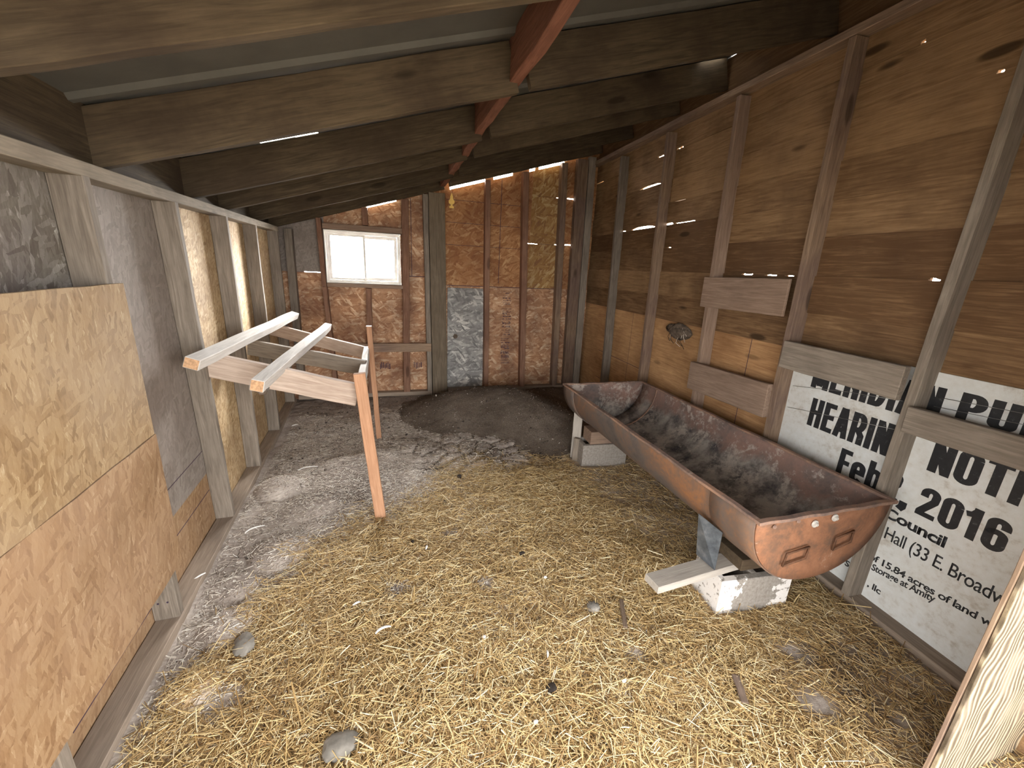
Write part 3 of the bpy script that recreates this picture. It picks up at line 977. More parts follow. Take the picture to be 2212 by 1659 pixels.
for yb, yt, lab in SL:
    p0 = Vector((xl(yb), yb, .036)); p1 = Vector((xl(yt), yt, zt(yt) - .040))
    o = board('wall_stud', p0, p1, (LOUT.x, LOUT.y, 0), .089, .038, 'grey_wood', seg=8, wob=.0015)
    # thickness must run towards the camera (-y)
    if (o.matrix_world.to_3x3() @ Vector((0, 0, 1))).y > 0:
        o.matrix_world = o.matrix_world @ Matrix.Translation((0, 0, -.038))
    tag(o, lab, 'stud', 'left wall studs')
    if yb in (3.10, 1.72):
        for zz in ((.75, 1.25) if yb == 3.10 else (.12,)):
            for dx in (.03, .062):
                bmn = bmesh.new(); bmesh.ops.create_cone(bmn, cap_ends=True, segments=8, radius1=.004, radius2=.004, depth=.004)
                c = Vector((xl(yb), yb - .0385, zz)) + LOUT * dx
                link('nail', finish(bmn, 'nail'), 'nail', Matrix.Translation(c) @ Matrix.Rotation(math.pi / 2, 4, 'X'), o)

# tan osb sheets nailed over the studs, near left
LSF = frame((xl(0), 0, 0), LDIR, (0, 0, 1))
panel('osb_sheet', LSF, .46, 1.742, .835, 1.39, .0015, .012, 'osb_fresh', 'upper tan osb sheet nailed over the studs at left edge of the photo', 'osb sheet', ragged=.002)
panel('osb_sheet', LSF, .46, 1.752, .262, .832, .0015, .012, 'osb_fresh2', 'lower warmer tan osb sheet nailed over the studs at left edge of the photo', 'osb sheet', ragged=.002)
panel('nailer_board', LSF, 1.02, 1.06, -.0, .0, 0, .01, 'grey_wood') if False else None

# right wall framing
o = board('top_plate', (xr(.45), .45, 2.665), (xr(4.79), 4.79, 2.735), (0, 0, -1), .040, -.089, 'stud_brown', seg=8)
tag(o, 'dark top plate under the roof along the head of the right wall', 'top plate')
o = board('sill_plate', (xr(.45), .45, .034), (xr(4.69), 4.69, .034), (0, 0, -1), .045, -.089, 'lumber_plate', seg=14, wob=.003)
tag(o, 'bottom plate along the foot of the right wall below the notice sign', 'sill plate')
SR = [(1.12, 1.105, 'grey_wood', 'weathered grey stud crossing the white notice sign on the right wall'),
      (1.75, 1.79, 'stud_brown', 'tall brown stud at the far edge of the white notice sign'),
      (2.42, 2.51, 'block_wood', 'stud of right wall holding the far ends of the two short brown boards'),
      (3.20, 3.29, 'stud_brown', 'stud of right wall rising behind the far rim corner of the trough'),
      (3.97, 4.08, 'grey_wood', 'thin pale grey stud of right wall just before the back corner')]
for yb, yt, mt, lab in SR:
    p0 = Vector((xr(yb), yb, .034)); p1 = Vector((xr(yt), yt, 2.64))
    o = board('wall_stud', p0, p1, (ROUT.x, ROUT.y, 0), .089, .038, mt, seg=10, wob=.002)
    if (o.matrix_world.to_3x3() @ Vector((0, 0, 1))).y > 0:
        o.matrix_world = o.matrix_world @ Matrix.Translation((0, 0, -.038))
    tag(o, lab, 'stud', 'right wall studs')


def blocking(ya, yb, za, zb, h, mat, label, t=.036, dz=0.0):
    """short board nailed across two right-wall studs; ya is the far end"""
    p0 = Vector((xr(ya) - .0, ya, za)); p1 = Vector((xr(yb), yb, zb))
    mw = frame(p0 + Vector((-.001, 0, 0)), p1 - p0, (0, 0, -1))
    bm = bmesh.new(); L = (p1 - p0).length
    zz = (mw.to_3x3() @ Vector((0, 0, 1))).x
    s = -1 if zz > 0 else 1
    bm_box(bm, 0, L, 0, h, min(0, s * t), max(0, s * t), 8, .0015)
    o = link('cross_board', finish(bm, 'cross_board', .003), mat, mw)
    return tag(o, label, 'board', 'short boards across the right wall studs')


blocking(2.50, 1.795, 1.512, 1.522, .207, 'block_wood', 'short brown board across right wall, just above the round hole of daylight', .018)
blocking(2.47, 1.76, .900, .925, .205, 'block_wood', 'short brown board low on right wall directly behind the trough')
blocking(1.725, 1.125, 1.190, 1.185, .150, 'grey_wood', 'dark grey short board covering the top line of the notice sign')
blocking(1.075, .42, 1.026, 1.038, .112, 'grey_wood', 'pale grey short board crossing the sign between PUBLIC and NOTICE')

# back wall framing: x of left edge at bottom/top, width
def bstud(xb, xt, w, z0, z1, mat, label, depth=.088):
    p0 = Vector((xb, YB, z0)); p1 = Vector((xt, YB, z1))
    mw = frame(p0, p1 - p0, (1, 0, 0))
    s = (mw.to_3x3() @ Vector((0, 0, 1))).y
    bm = bmesh.new(); L = (p1 - p0).length
    a, b = (0, depth) if s > 0 else (-depth, 0)
    bm_box(bm, 0, L, 0, w, a, b, 8, .0012)
    o = link('wall_stud', finish(bm, 'wall_stud', .0025), mat, mw)
    return tag(o, label, 'stud', 'back wall studs')


def topz(x): return zr(x, 4.70) - .002
bstud(-.985, -.975, .07, .05, 1.78, 'grey_wood', 'grey stud in the left back corner behind the roost')
bstud(-.625, -.668, .045, .05, 1.23, 'stud_red', 'thin reddish stud under the left side of the window')
bstud(-.668, -.680, .045, 1.232, topz(-.66), 'stud_red', 'thin reddish stud beside the left edge of the window')
bstud(.128, .150, .072, .055, topz(.16), 'stud_red', 'reddish stud along the right side of the window')
bstud(-.262, -.240, .056, .055, 1.228, 'stud_red', 'short stud centred under the window')
bstud(-.245, -.245, .056, 1.86, topz(-.22), 'stud_red', 'very short stud above the middle of the window')
bstud(.402, .368, .052, .055, topz(.38), 'grey_wood', 'slim pale stud hard against the left side of the wide post')
bstud(1.084, 1.034, .056, .05, topz(1.05), 'stud_red', 'reddish stud at the right edge of the pale grey panel on the back wall')
bstud(1.548, 1.455, .066, .05, topz(1.47), 'stud_red', 'dark reddish stud right of the printed lettering on the back wall')
bstud(1.985, 1.905, .070, .05, topz(1.93), 'stud_brown', 'stud next to the dark post of the right back corner')
bstud(2.145, 2.095, .130, .0, topz(2.13), 'stud_brown', 'dark wide post standing in the right back corner', .07)
p = bstud(.462, .425, .170, .0, topz(.45) - .0, 'post_wood', 'wide grey brown post under the far end of the middle beam', .10)
p.location.y -= .012
bstud(2.285, 2.235, .085, .0, topz(2.25), 'grey_wood', 'grey stud filling the right back corner beside the dark post', .05)


def bhoriz(name, x0, x1, z, h, mat, label, cat, depth=.086, dy=0.0, z2=None):
    p0 = Vector((x0, YB + dy, z)); p1 = Vector((x1, YB + dy, z if z2 is None else z2))
    mw = frame(p0, p1 - p0, (0, 0, 1))
    s = (mw.to_3x3() @ Vector((0, 0, 1))).y
    bm = bmesh.new()
    a, b = (0, depth) if s > 0 else (-depth, 0)
    bm_box(bm, 0, (p1 - p0).length, 0, h, a, b, 8, .0012)
    return tag(link(name, finish(bm, name, .0025), mat, mw), label, cat)


bhoriz('sill_plate', -.99, .455, 0.010, .046, 'lumber_plate', 'bottom plate of the back wall left of the wide post', 'sill plate')
bhoriz('sill_plate', .64, 2.14, .022, .052, 'lumber_plate', 'bottom plate of the back wall behind the dark heap', 'sill plate')
bhoriz('cross_board', -.56, .445, .538, .095, 'stud_brown', 'horizontal board across the back wall studs below the window', 'board', .018, -.019)
bhoriz('window_sill_board', -.62, .148, 1.232, .038, 'block_wood', 'board under the window between the two reddish studs', 'board')
bhoriz('window_header_board', -.625, .148, 1.80, .055, 'block_wood', 'header board over the window between the two reddish studs', 'board')

# pale grey weathered panel on the back wall
panel('osb_board', BACK, .640, 1.078, .075, 1.262, .001, .011, 'osb_lightgrey', 'pale grey weathered panel on the back wall right of the wide post', 'osb panel')
# knot in that panel
bm = bmesh.new(); bmesh.ops.create_cone(bm, cap_ends=True, segments=16, radius1=.028, radius2=.026, depth=.003)
link('knot', finish(bm, 'knot'), 'mud', BACK @ Matrix.Translation((.735, .70, .0135)), bpy.data.objects['osb_board'])

# ------------------------------------------------------------------ window
wf0 = empty('window_1', (-.245, YB + .02, 1.535)); tag(wf0, kind='structure')
def vbox(name, x0, x1, z0, z1, y0, y1, mat='vinyl', parent=wf0, bev=.002):
    bm = bmesh.new()
    for a in ():
        pass
    bm_box(bm, x0, x1, y0, y1, z0, z1, 1)
    return link(name, finish(bm, name, bev), mat, Matrix.Identity(4), parent)


wx0, wx1, wz0, wz1 = -.617, .127, 1.274, 1.796
def ring(bm, x0, x1, z0, z1, w, y0, y1):
    bm_box(bm, x0, x1, y0, y1, z0, z0 + w, 1); bm_box(bm, x0, x1, y0, y1, z1 - w, z1, 1)
    bm_box(bm, x0, x0 + w, y0, y1, z0 + w, z1 - w, 1); bm_box(bm, x1 - w, x1, y0, y1, z0 + w, z1 - w, 1)


bm = bmesh.new()
ring(bm, wx0, wx1, wz0, wz1, .010, YB - .004, YB + .115)
ring(bm, wx0 + .010, wx1 - .010, wz0 + .010, wz1 - .010, .022, YB + .045, YB + .105)
link('window_frame', finish(bm, 'window_frame', .0015), 'vinyl', Matrix.Identity(4), wf0)
bm = bmesh.new(); ring(bm, wx0 + .033, -.228, wz0 + .033, wz1 - .033, .020, YB + .055, YB + .078)
link('sash', finish(bm, 'sash', .0015), 'vinyl', Matrix.Identity(4), wf0)
bm = bmesh.new(); ring(bm, -.262, wx1 - .033, wz0 + .033, wz1 - .033, .032, YB + .080, YB + .100)
link('sash', finish(bm, 'sash', .0015), 'vinyl', Matrix.Identity(4), wf0)
for a, b, yy in ((wx0 + .052, -.247, YB + .066), (-.227, wx1 - .058, YB + .090)):
    bm = bmesh.new(); bm_box(bm, a, b, yy, yy + .003, wz0 + .05, wz1 - .05, 1)
    link('pane', finish(bm, 'pane'), 'glass', Matrix.Identity(4), wf0)

# ------------------------------------------------------------------ notice sign
SX = lambda y: -y / RDIR.y
SGN = RIGHT @ Matrix.Translation((0, 0, .004))
sign = panel('notice_sign', SGN, SX(1.735), SX(.43), -.01, 1.172, 0, .004, 'sign',
             'large white public notice sign used as lining on the right wall, black lettering', 'sign')


def text(run, ya, yb, z0, cap, bold=0.0, th=.0006, z1=None):
    """lettering fitted between two positions along the wall, standing on height z0"""
    cu = bpy.data.curves.new('t', 'FONT'); cu.body = run; cu.size = 1.0; cu.offset = bold; cu.space_character = .93; cu.resolution_u = 3
    to = bpy.data.objects.new('t', cu); COL.objects.link(to)
    dg = bpy.context.evaluated_depsgraph_get(); dg.update()
    me = bpy.data.meshes.new_from_object(to.evaluated_get(dg))
    bpy.data.objects.remove(to)
    co = np.zeros(len(me.vertices) * 3, np.float32); me.vertices.foreach_get('co', co); co = co.reshape(-1, 3)
    x0, x1 = co[:, 0].min(), co[:, 0].max()
    capz = .70 + bold
    L = (ya - yb) / RDIR.y
    co[:, 0] = (co[:, 0] - x0) / (x1 - x0) * L
    co[:, 1] = co[:, 1] / capz * cap
    if z1 is not None: co[:, 1] += co[:, 0] / L * (z1 - z0)
    co[:, 2] = 0
    me.vertices.foreach_set('co', co.ravel())
    bm = bmesh.new(); bm.from_mesh(me)
    r = bmesh.ops.extrude_face_region(bm, geom=list(bm.faces))
    bmesh.ops.translate(bm, verts=[v for v in r['geom'] if isinstance(v, bmesh.types.BMVert)], vec=(0, 0, th))
    bmesh.ops.recalc_face_normals(bm, faces=list(bm.faces)); bm.to_mesh(me); bm.free()
    me.materials.clear()
    o = link('lettering', me, 'letters', SGN @ Matrix.Translation((SX(ya), z0, .0040)), sign)
    o['label'] = 'black lettering reading ' + run
    return o




def arc(cx, cy, rx, ry, a0, a1, n=9):
    return [(cx + rx * math.cos(math.radians(a0 + (a1 - a0) * k / n)), cy + ry * math.sin(math.radians(a0 + (a1 - a0) * k / n))) for k in range(n + 1)]


def glyph(ch, w, t):
    """centre lines of a heavy condensed grotesque; cap height 1, outer width w, stem t"""
    l, r, b, u = t / 2, w - t / 2, t * .42, 1 - t * .42
    m = .52; c = w / 2; rx = (r - l) / 2; ry = rx * 1.05
    bowl = lambda y0, y1: [(l, y1)] + arc(r - rx * .9, y1 - (y1 - y0) / 2, rx * .9, (y1 - y0) / 2, 90, -90, 12) + [(l, y0)]
    oval = lambda y0, y1: arc(c, y1 - ry, rx, ry, 0, 180, 12) + arc(c, y0 + ry, rx, ry, 180, 360, 12) + [(r, y1 - ry)]
    S = {'H': [[(l, 0), (l, 1)], [(r, 0), (r, 1)], [(l, m), (r, m)]], 'I': [[(l, 0), (l, 1)]],
         'E': [[(l, 0), (l, 1)], [(l, b), (w, b)], [(l, m), (w * .95, m)], [(l, u), (w, u)]],
         'F': [[(l, 0), (l, 1)], [(l, m), (w * .92, m)], [(l, u), (w, u)]], 'L': [[(l, 0), (l, 1)], [(l, b), (w, b)]],
         'A': [[(l * .9, 0), (c - t * .12, 1)], [(w - l * .9, 0), (c + t * .12, 1)], [(c - rx * .6, .26), (c + rx * .6, .26)]],
         'N': [[(l, 0), (l, 1)], [(r, 0), (r, 1)], [(l, .97), (r, .03)]], 'T': [[(c, 0), (c, 1)], [(0, u), (w, u)]],
         'M': [[(l, 0), (l, 1)], [(r, 0), (r, 1)], [(l, .97), (c, .10)], [(r, .97), (c, .10)]],
         'D': [[(l, 0), (l, 1)], bowl(b, u)], 'P': [[(l, 0), (l, 1)], bowl(.44, u)],
         'R': [[(l, 0), (l, 1)], bowl(.46, u), [(c, .48), (r, .30), (r, 0)]], 'B': [[(l, 0), (l, 1)], bowl(.52, u), bowl(b, .52)],
         'O': [oval(b, u)], '0': [oval(b, u)], 'U': [[(l, 1)] + arc(c, b + ry, rx, ry, 180, 360, 14) + [(r, 1)]],
         'C': [[(r, .64)] + arc(c, u - ry, rx, ry, 0, 180, 14) + arc(c, b + ry, rx, ry, 180, 360, 14) + [(r, .36)]],
         'G': [[(r, .68)] + arc(c, u - ry, rx, ry, 0, 180, 14) + arc(c, b + ry, rx, ry, 180, 360, 14) + [(r, .48)], [(c, .46), (w, .46)]],
         '2': [[(l, .66)] + arc(c, u - ry, rx, ry, 180, 0, 12) + [(r * .97, .60), (l * 1.1, .16), (l * 1.1, b)], [(0, b), (w, b)]],
         '1': [[(c + t * .2, 0), (c + t * .2, 1)], [(0, .74), (c * .8, .78), (c + t * .2, .92)]],
         '6': [[(r, .70)] + arc(c, u - ry, rx, ry, 0, 180, 12) + arc(c, b + ry, rx, ry, 180, 360, 12) + arc(c, .58 - ry * .75, rx, ry * .75, 0, 180, 10)],
         ',': [[(l, t * .9), (l, 0), (l - t * .35, -.12)]],
         'e': [[(l, .40), (r, .40)] + arc(c, .76 - t * .42 - ry, rx, ry, 0, 180, 12) + arc(c, b + ry, rx, ry, 180, 335, 12)],
         'b': [[(l, 0), (l, 1)], arc(c, .76 - t * .42 - ry, rx, ry, 180, 0, 12) + arc(c, b + ry, rx, ry, 0, -180, 12)]}
    return S[ch]


def heading(run, ya, yb, z0, cap, stem=.19, widths=None, gapw=.055):
    """heavy condensed lettering from wall position ya to yb on height z0"""
    ww = {'I': stem, ',': stem, 'M': .60, '1': .36, 'E': .40, 'F': .40, 'L': .38, 'T': .44, ' ': .22}
    ws = [ww.get(ch, .46) for ch in run]
    tot = sum(ws) + gapw * (len(run) - 1)
    L = (ya - yb) / RDIR.y; kx = L / (tot * cap)
    bm = bmesh.new(); x = 0.0
    for ch, w in zip(run, ws):
        if ch != ' ':
            for k, st in enumerate(glyph(ch, w, stem)):
                n = len(st); Lf = []; Rt = []
                for i in range(n):
                    p = V((st[i][0], st[i][1], 0))
                    d0 = (p - V((st[i - 1][0], st[i - 1][1], 0))) if i else None
                    d1 = (V((st[i + 1][0], st[i + 1][1], 0)) - p) if i < n - 1 else None
                    ds = [d.normalized() for d in (d0, d1) if d is not None and d.length > 1e-6]
                    if not ds: continue
                    d = sum(ds, V((0, 0, 0)))
                    d = d.normalized() if d.length > 1e-4 else ds[0]
                    nn = V((-d.y, d.x, 0)); q = min(1.5, 1 / max(.55, abs(nn.dot(V((-ds[0].y, ds[0].x, 0))))))
                    # stems are heavier than the horizontal strokes
                    hx = stem / 2 * q; hy = stem * .42 * q
                    off = V((nn.x * hx, nn.y * hy, 0))
                    Lf.append(p + off); Rt.append(p - off)
                lay = .00015 * (k + 1)
                vs = [[bm.verts.new(((x + a_.x) * cap * kx, a_.y * cap, zz)) for a_ in A_] for A_ in (Lf, Rt) for zz in (0, .0004 + lay)]
                for i in range(len(Lf) - 1):
                    for P_, Q_ in ((0, 1), (1, 3), (3, 2), (2, 0)):
                        bm.faces.new((vs[P_][i], vs[P_][i + 1], vs[Q_][i + 1], vs[Q_][i]))
                for e in (0, -1): bm.faces.new((vs[0][e], vs[1][e], vs[3][e], vs[2][e]))
        x += w + gapw
    o = link('lettering', finish(bm, 'lettering'), 'letters', SGN @ Matrix.Translation((SX(ya), z0, .0040)), sign)
    o['label'] = 'black lettering reading ' + run


V = Vector
heading('MERIDIAN', 1.600, 1.026, .955, .158)
heading('PUBLIC', .975, .490, 1.005, .110)
heading('HEARING', 1.567, 1.080, .744, .157)
heading('NOTICE', 1.003, .560, .757, .142)
heading('Feb', 1.352, 1.145, .553, .147)
heading('2,', 1.140, 1.025, .553, .145)
heading('2016', .992, .708, .555, .133)
text('City Council', 1.245, .862, .472, .050, .03)
text('City Hall (33 E. Broadway', 1.175, .600, .372, .060, .006)
text('hearing of 15.84 acres of land with', 1.240, .610, .222, .034, .02, z1=.272)
text('Storage at Amity', 1.072, .828, .188, .034, .02, z1=.224)
text('ne', 1.202, 1.162, .258, .032, .02)
text('C', 1.190, 1.166, .208, .030, .02)
text('Citadel S', 1.320, 1.163, .108, .032, .02, z1=.124)
text(', llc', 1.066, 1.008, .098, .032, .02)

# thin wires stretched across the sign
def rod(name, pts, r, mat, parent=None, seg=8, cap=True):
    cu = bmesh.new(); rings = []
    P = [Vector(p) for p in pts]
    for i, p in enumerate(P):
        d = (P[min(i + 1, len(P) - 1)] - P[max(i - 1, 0)]).normalized()
        a = d.orthogonal().normalized() if i == 0 else (a - d * a.dot(d)).normalized()
        b = d.cross(a)
        rr = r[i] if isinstance(r, (list, tuple)) else r
        rings.append([cu.verts.new(p + (a * math.cos(t) + b * math.sin(t)) * rr) for t in [2 * math.pi * k / seg for k in range(seg)]])
    for A, B in zip(rings[:-1], rings[1:]):
        for k in range(seg):
            cu.faces.new((A[k], A[(k + 1) % seg], B[(k + 1) % seg], B[k]))
    if cap: cu.faces.new(rings[0][::-1]); cu.faces.new(rings[-1])
    c = P[0]
    bmesh.ops.translate(cu, verts=list(cu.verts), vec=-c)
    return link(name, finish(cu, name, smooth=True), mat, Matrix.Translation(c), parent)


def wpt(y, z): return Vector((xr(y) + .09 - .012, y, z))
tag(rod('wire', [wpt(1.70, .80), wpt(1.4, .845), wpt(1.16, .880)], .0012, 'wire'), 'thin wire stretched across the word HEARING', 'wire')
tag(rod('wire', [wpt(1.70, .93), wpt(1.4, .985), wpt(1.16, 1.016)], .0012, 'wire'), 'thin wire stretched under MERIDIAN on the sign', 'wire')
tag(rod('wire', [wpt(1.05, 1.03), wpt(.80, 1.05), wpt(.46, 1.07)], .0012, 'wire'), 'thin wire crossing the lower part of PUBLIC just above the pale board', 'wire')
tag(rod('wire', [wpt(1.05, 1.07), wpt(.80, 1.09), wpt(.46, 1.11)], .0012, 'wire'), 'thin wire crossing the middle of PUBLIC, upper of the two', 'wire')


# ------------------------------------------------------------------ mud nest
def blob(name, loc, r, mat, seed=0, amp=.25, sc=(1, 1, 1), sub=3, parent=None, rot=0.0):
    bm = bmesh.new(); bmesh.ops.create_icosphere(bm, subdivisions=sub, radius=1.0)
    R_ = random.Random(seed); ph = [Vector((R_.uniform(-3, 3), R_.uniform(-3, 3), R_.uniform(-3, 3))) for _ in range(6)]
    for v in bm.verts:
        n = v.co.normalized()
        d = sum(math.sin(n.dot(p) * (1.5 + .6 * k) + k) for k, p in enumerate(ph)) / 6
        v.co = Vector((n.x * sc[0], n.y * sc[1], n.z * sc[2])) * r * (1 + amp * d)
    mw = Matrix.Translation(loc) @ Matrix.Rotation(rot, 4, 'Z')
    return link(name, finish(bm, name, smooth=True), mat, mw, parent)


nst = blob('mud_nest', (xr(2.80) + .066, 2.80, 1.075), .11, 'mud', 4, .55, (.28, 1.2, .52), 4)
tag(nst, 'small crusty dark nest of mud and twigs stuck high on the tan plywood', 'nest')
R = random.Random(8)
for k in range(14):
    y = 2.80 + R.uniform(-.10, .10); z = 1.075 + R.uniform(-.05, .04)
    rod('twig', [(xr(y) + .052, y, z), (xr(y) + .045, y + R.uniform(-.03, .03), z - R.uniform(.0, .06)), (xr(y) + .06, y + R.uniform(-.05, .05), z - R.uniform(.03, .10))],
        .0022, 'dropping' if k % 2 else 'straw_grey', nst, 5)

# ------------------------------------------------------------------ roost frame
rt = empty('roost_frame', (-.5, 3.0, 0))
tag(rt, 'rickety wooden roost of rails, poles and two legs leaning out from the left wall', 'roost')
V = Vector
# near rail (broad face to the camera), mid rail, far rail: top edge from wall to outer end
def rail(name, p0, p1, h, t, mat, label=None):
    mw = frame(V(p0), V(p1) - V(p0), (0, 0, -1))
    s = (mw.to_3x3() @ V((0, 0, 1))).y
    bm = bmesh.new(); a, b = (0, t) if s > 0 else (-t, 0)
    bm_box(bm, 0, (V(p1) - V(p0)).length, 0, h, a, b, 10, .002)
    o = link(name, finish(bm, name, .003), mat, mw, rt)
    if label: o['label'] = label
    return o


rail('rail', (-.905, 2.385, 1.015), (-.175, 2.335, .832), .128, .038, 'roost_wood', 'pale pinkish near rail')
rail('rail', (-.935, 3.12, .952), (-.175, 2.93, .835), .105, .036, 'grey_wood', 'grey middle rail')
rail('rail', (-.965, 3.83, .966), (-.178, 3.56, .800), .100, .036, 'roost_wood')
# outer end rail, wide face up
def bar(name, p0, p1, up, w, h, mat, label=None, ends=None, bev=.003, wob=.002, seg=10):
    """bar centred on p0-p1 (top face centre line), w across, h down"""
    p0 = V(p0); p1 = V(p1); d = (p1 - p0).normalized(); u = V(up); u = (u - d * u.dot(d)).normalized(); s = d.cross(u)
    mw = frame(p0, d, s)
    zs = (mw.to_3x3() @ V((0, 0, 1))).dot(u)
    bm = bmesh.new(); a, b = (-h, 0) if zs > 0 else (0, h)
    bm_box(bm, 0, (p1 - p0).length, -w / 2, w / 2, a, b, seg, wob)
    mats = [mat]
    if ends:
        bm.faces.ensure_lookup_table(); bm.faces[0].material_index = 1; bm.faces[1].material_index = 1; mats.append(ends)
    o = link(name, finish(bm, name, bev), mats, mw, rt)
    if label: o['label'] = label
    return o


bar('end_rail', (-.178, 2.382, .826), (-.200, 3.60, .812), (0, 0, 1), .042, .085, 'pole_wood', 'whitish outer rail joining the others')
bar('perch_pole', (-.845, 2.08, 1.052), (-.795, 3.98, 1.045), (.35, 0, 1), .062, .052, 'pole_wood', 'flaky grey perch nearest the wall', 'cut_end')
# the second perch is bowed
def bowed(name, pts, w, h, mat, label, ends):
    bm = bmesh.new(); rings = []
    P = [V(p) for p in pts]
    for i, p in enumerate(P):
        d = (P[min(i + 1, len(P) - 1)] - P[max(i - 1, 0)]).normalized()
        u = V((.25, 0, 1)); u = (u - d * u.dot(d)).normalized(); s = d.cross(u)
        rings.append([bm.verts.new(p + s * a + u * b) for a, b in ((-w / 2, 0), (w / 2, 0), (w / 2, -h), (-w / 2, -h))])
    for A, B in zip(rings[:-1], rings[1:]):
        for k in range(4): bm.faces.new((A[k], A[(k + 1) % 4], B[(k + 1) % 4], B[k]))
    f1 = bm.faces.new(rings[0][::-1]); f2 = bm.faces.new(rings[-1]); f1.material_index = 1; f2.material_index = 1
    c = P[0]; bmesh.ops.translate(bm, verts=list(bm.verts), vec=-c)
    mw = Matrix.Translation(c)
    # grain along the length: rotate so that local X runs along the bar
    rot = Matrix.Rotation(math.pi / 2, 4, 'Z')
    bmesh.ops.transform(bm, matrix=rot.inverted(), verts=list(bm.verts))
    o = link(name, finish(bm, name, .003), [mat, ends], mw @ rot, rt); o['label'] = label
    return o


bowed('perch_pole', [(-.585, 2.02, .960), (-.560, 2.5, .972), (-.535, 3.0, .978), (-.520, 3.5, .972), (-.528, 3.92, .958)], .058, .056, 'pole_wood', 'grey perch that bows in the middle', 'cut_end')
rod('dirt_crust', [(-.585, 2.03, .900), (-.58, 2.06, .895), (-.572, 2.11, .898)], [.010, .018, .008], 'mud', rt, 7)


def leg(p0, p1, w, d, label):
    p0 = V(p0); p1 = V(p1)
    mw = frame(p0, p1 - p0, (1, 0, 0))
    s = (mw.to_3x3() @ V((0, 0, 1))).y
    bm = bmesh.new(); a, b = (0, d) if s > 0 else (-d, 0)
    bm_box(bm, 0, (p1 - p0).length, 0, w, a, b, 10, .0015)
    o = link('leg', finish(bm, 'leg', .003), 'leg_wood', mw, rt); o['label'] = label
    return o


leg((-.125, 2.275, -.02), (-.205, 2.295, .905), .062, .038, 'thick orange brown near leg')
leg((-.148, 3.50, -.03), (-.192, 3.515, .992), .042, .036, 'thin orange brown far leg')
bm = bmesh.new(); bm_box(bm, -.001, .041, -.001, .037, 0, .004, 1)
link('leg_cap', finish(bm, 'leg_cap'), 'feather', Matrix.Translation((-.191, 3.515, .991)), rt)['label'] = 'white end of far leg'

# ------------------------------------------------------------------ trough
tr = empty('feed_trough', (1.69, 2.0, .29))
tag(tr, 'long rusty half round steel trough raised on concrete blocks along the right wall', 'trough')
A = (1.325, 1.02); B = (1.345, 2.915)
CW = .365; DEP = .325; ZR = .618
def cs(t, k=1.0, drop=0.0):
    """cross-section, t from 0 (left rim) to 1 (right rim) going under"""
    a = math.pi * t
    return -math.cos(a) * CW * k, -math.sin(a) ** .92 * DEP * k - drop


def tx(y): return 1.69 + (y - 1.02) * .011


def shell(y0, y1, k, name, mats, th=.005, seg=28, ns=16):
    bm = bmesh.new(); rin = []; rout = []
    for i in range(ns + 1):
        y = y0 + (y1 - y0) * i / ns
        rin.append([bm.verts.new((tx(y) + cs(j / seg, k)[0] * (1 + .003 * math.sin(y * 5)), y, ZR + cs(j / seg, k)[1])) for j in range(seg + 1)])
        rout.append([bm.verts.new((tx(y) + cs(j / seg, k)[0] * (1 + th / CW), y, ZR + cs(j / seg, k)[1] * (1 + th / DEP))) for j in range(seg + 1)])
    for i in range(ns):
        for j in range(seg):
            f = bm.faces.new((rin[i][j], rin[i][j + 1], rin[i + 1][j + 1], rin[i + 1][j])); f.material_index = 1; f.smooth = True
            f = bm.faces.new((rout[i][j + 1], rout[i][j], rout[i + 1][j], rout[i + 1][j + 1])); f.smooth = True
        for j in (0, seg):
            bm.faces.new((rin[i][j], rin[i + 1][j], rout[i + 1][j], rout[i][j]))
    for i in (0, ns):
        for j in range(seg):
            bm.faces.new((rin[i][j], rout[i][j], rout[i][j + 1], rin[i][j + 1]))
    bmesh.ops.recalc_face_normals(bm, faces=list(bm.faces))
    me = bpy.data.meshes.new(name); bm.to_mesh(me); bm.free()
    return link(name, me, mats, Matrix.Identity(4), tr)


shell(1.03, 2.91, 1.0, 'tank_shell', ['rust_out', 'rust_in'])
sh = shell(1.022, 1.26, 1.018, 'end_band', ['rust_out', 'rust_in'], .004, 28, 3); sh['label'] = 'smooth brown band round the near end'
shell(2.72, 2.918, 1.018, 'end_band', ['rust_out', 'rust_in'], .004, 28, 3)


def endplate(y, th, mats, lab, bulge=0.0):
    bm = bmesh.new(); seg = 28
    f0 = []; f1 = []
    rows = 6
    grid = []
    for r in range(rows + 1):
        k = r / rows
        grid.append([bm.verts.new((tx(y) + cs(j / seg, k * 1.012)[0], y - bulge * (1 - k * k), ZR + cs(j / seg, k * 1.012)[1])) for j in range(seg + 1)])
    for r in range(rows):
        for j in range(seg):
            vs = (grid[r][j], grid[r + 1][j], grid[r + 1][j + 1], grid[r][j + 1])
            try: f = bm.faces.new(vs); f.smooth = True
            except ValueError: pass
    bmesh.ops.remove_doubles(bm, verts=list(bm.verts), dist=1e-5)
    front = list(bm.faces)
    r = bmesh.ops.extrude_face_region(bm, geom=front)
    nv = [v for v in r['geom'] if isinstance(v, bmesh.types.BMVert)]
    bmesh.ops.translate(bm, verts=nv, vec=(0, th, 0))
    for f in bm.faces: f.material_index = 0
    for f in r['geom']:
        if isinstance(f, bmesh.types.BMFace): f.material_index = 1
    bmesh.ops.recalc_face_normals(bm, faces=list(bm.faces))
    me = bpy.data.meshes.new('end_plate'); bm.to_mesh(me); bm.free()
    o = link('end_plate', me, mats, Matrix.Identity(4), tr); o['label'] = lab
    return o


ep = endplate(1.016, .008, ['rust_end', 'rust_in'], 'bright orange rusted near end plate', .006)
endplate(2.912, .008, ['rust_in', 'rust_out'], 'rusty far end plate')
